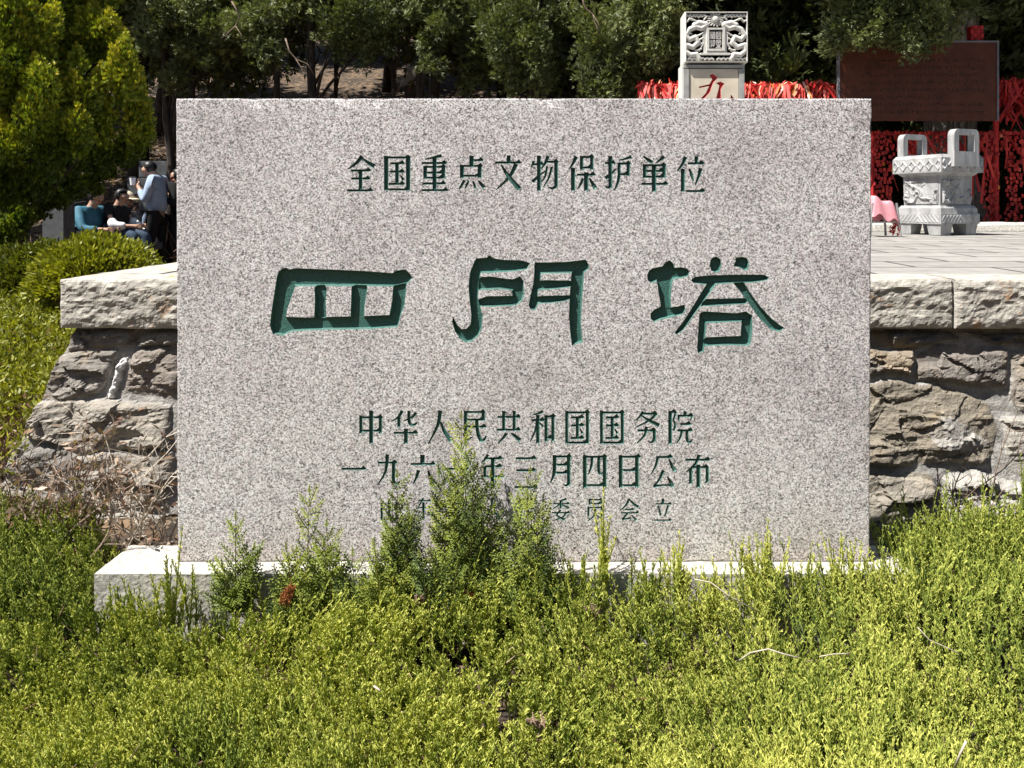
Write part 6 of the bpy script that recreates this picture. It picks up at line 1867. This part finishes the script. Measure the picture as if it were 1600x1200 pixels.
def person_seated(label, loc, yaw, scale, top, pants, hairmat, sleeve=None, lean=0.18, hatted=False, strap=False):
    t = thing('person', label, 'person', None, loc=loc, rz=yaw)
    t.scale = (scale,)*3
    nodes = []; edges = []
    hd = (0.10+lean, 0, 1.055); neck = (0.04+lean*0.9, 0, 0.95); ch = (-0.0+lean*0.6, 0, 0.78)
    chain(nodes, edges, [((0, 0, .47), (.09, .11))])
    sp = chain(nodes, edges, [((0.01+lean*0.2, 0, .60), (.08, .10)), (ch, (.085, .115)), (neck, .054)], 0)
    at = head_parts(nodes, edges, sp, V3(*hd), V3(0.95, 0, -0.35))
    for s in (-1, 1):
        e = (0.14+lean*0.7, s*0.25, 0.60); w = (0.38+lean*0.5, s*0.13, 0.60)
        a = chain(nodes, edges, [((ch[0], s*0.18, ch[2]+0.09), .042), (e, .034), (w, .027)], sp-1)
        hand(nodes, edges, a, V3(*w), V3(*w)-V3(*e), V3(0.1, -s*0.8, -0.4))
        chain(nodes, edges, [((0.10, s*0.11, .46), .07), ((0.44, s*0.14, .47), .052), ((0.46, s*0.13, .09), .036), ((0.60, s*0.13, .035), .036)], 0)
    skin_obj('body', nodes, edges, M['skin'], t)
    face_bits(t, at)
    n2 = []; e2 = []
    chain(n2, e2, [((-0.01, 0, .46), (.155, .18))])
    q = chain(n2, e2, [((0.01+lean*0.2, 0, .60), (.15, .178)), (ch, (.155, .195)), ((neck[0]-0.02, 0, neck[2]-0.05), .078)], 0)
    for s in (-1, 1):
        e = V3(0.14+lean*0.7, s*0.25, 0.60); w = V3(0.38+lean*0.5, s*0.13, 0.60)
        if sleeve:
            chain(n2, e2, [((ch[0], s*0.19, ch[2]+0.08), .085), (tuple(V3(ch[0], s*0.19, ch[2]+0.08).lerp(e, 0.5)), .070)], q-1)
            skin_obj('sleeve', [(tuple(V3(ch[0], s*0.19, ch[2]+0.08).lerp(e, 0.55)), .078), (tuple(e), .082), (tuple(e.lerp(w, 0.7)), .058)], [(0, 1), (1, 2)], M[sleeve], t)
        else:
            chain(n2, e2, [((ch[0], s*0.19, ch[2]+0.08), .085), (tuple(e), .068), (tuple(e.lerp(w, 0.82)), .048)], q-1)
    jk = skin_obj('jacket', n2, e2, M[top], t)
    if strap:
        bm = bmesh.new()
        tube(bm, [(-0.06, 0.12, 0.92), (-0.13+lean*.4, 0.10, 0.84), (-0.15, 0.02, 0.68), (-0.10, -0.16, 0.58), (0.05, -0.20, 0.54)], .018, 6)
        tube(bm, [(-0.02, 0.02, 0.97), (-0.03, -0.15, 0.945), (0.02, -0.275, 0.88), (0.07, -0.325, 0.76), (0.12, -0.335, 0.64), (0.15, -0.325, 0.52)], .028, 6)
        bm_obj('bag_strap', bm, M['black_cloth'], jk)
    n3 = []; e3 = []
    chain(n3, e3, [((0, 0, .46), (.155, .175))])
    for s in (-1, 1):
        chain(n3, e3, [((0.10, s*0.11, .46), .118), ((0.44, s*0.14, .47), .090), ((0.46, s*0.13, .10), .070)], 0)
        skin_obj('shoe', [((0.41, s*0.13, .045), .045), ((0.53, s*0.13, .045), .046), ((0.62, s*0.13, .035), .034)], [(0, 1), (1, 2)], M['grey_cloth'], t)
    skin_obj('trousers', n3, e3, M[pants], t)
    hair_cap(t, V3(*hd), V3(0.95, 0, -0.35), M[hairmat])
    if hatted:
        bm = bmesh.new()
        bmesh.ops.create_uvsphere(bm, u_segments=18, v_segments=10, radius=0.118)
        bmesh.ops.delete(bm, geom=[v for v in bm.verts if v.co.z < -0.005], context='VERTS')
        for v in bm.verts: v.co += V3(*hd)+V3(-0.005, 0, 0.055)
        # visor
        r0 = []; r1 = []
        for a in np.linspace(-0.9, 0.9, 9):
            r0.append(bm.verts.new((hd[0]+0.112*math.cos(a), 0.112*math.sin(a), hd[2]+0.058)))
            r1.append(bm.verts.new((hd[0]+0.09+0.13*math.cos(a*1.05), 0.115*math.sin(a*1.05), hd[2]+0.035)))
        for i in range(8): bm.faces.new((r0[i], r0[i+1], r1[i+1], r1[i]))
        o = bm_obj('cap', bm, M['cream_cloth'], t, smooth=True)
        md = o.modifiers.new('thick', 'SOLIDIFY'); md.thickness = 0.008
    return t
# low stone seat they sit on
def seat_z(Y): return P(0, 428, Y)[2]
bench = thing('stone_bench', 'low rough stone bench under the seated people', 'bench', loc=(gx_(165, 11.6), 11.7, seat_z(11.7)))
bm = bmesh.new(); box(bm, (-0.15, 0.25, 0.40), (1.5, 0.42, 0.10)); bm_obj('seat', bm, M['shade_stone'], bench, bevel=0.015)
for s in (-1, 1):
    bm = bmesh.new(); box(bm, (-0.15+s*0.55, 0.25, 0.17), (0.3, 0.36, 0.35)); bm_obj('support', bm, M['rock'], bench, bevel=0.015)
person_seated('person seated in black with black hair and white sleeves, facing right', (gx_(172, 11.4), 11.5, P(0, 414, 11.4)[2]), R(-8), 0.93, 'black_cloth', 'denim', 'hair', 'white_cloth', 0.05)
person_seated('person in a cream cap seated behind the one in black', (gx_(184, 12.3), 12.3, P(0, 420, 12.3)[2]), R(-5), 0.98, 'grey_cloth', 'grey_cloth', 'hair', None, 0.05, hatted=True)
person_seated('person seated in a teal jacket, head under the tree leaves', (gx_(127, 11.2), 11.3, P(0, 425, 11.2)[2]), R(-15), 1.0, 'teal_cloth', 'black_cloth', 'hair', None, 0.10, strap=True)
# grey stone post under the golden tree and a low grey wall behind the people
post = thing('stone_post', 'smooth grey stone post standing under the golden arborvitae', 'stone post', loc=(gx_(92, 9.6), 9.6, 0.4))
bm = bmesh.new(); zt_ = P(0, 285, 9.6)[2]
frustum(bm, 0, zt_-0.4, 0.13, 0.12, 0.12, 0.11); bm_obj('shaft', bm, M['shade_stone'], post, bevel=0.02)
bm = bmesh.new(); box(bm, (0, 0, 0.1), (0.32, 0.3, 0.24)); bm_obj('foot', bm, M['shade_stone'], post, bevel=0.02)
low = thing('stone_block_wall', 'low dark grey block wall behind the standing person', 'wall', loc=(gx_(262, 14.0), 14.0, 0.9))
wz = P(0, 252, 14.0)[2]-0.9
bm = bmesh.new()
rr_ = np.random.default_rng(3)
nrow = 5
for r_i in range(nrow):
    x = -0.42-0.2*(r_i % 2)
    while x < 2.2:
        w = 0.35+0.2*rr_.random()
        box(bm, (x+w/2, rr_.normal()*0.012, wz*(r_i+0.5)/nrow), (w-0.012, 0.34, wz/nrow-0.012))
        x += w
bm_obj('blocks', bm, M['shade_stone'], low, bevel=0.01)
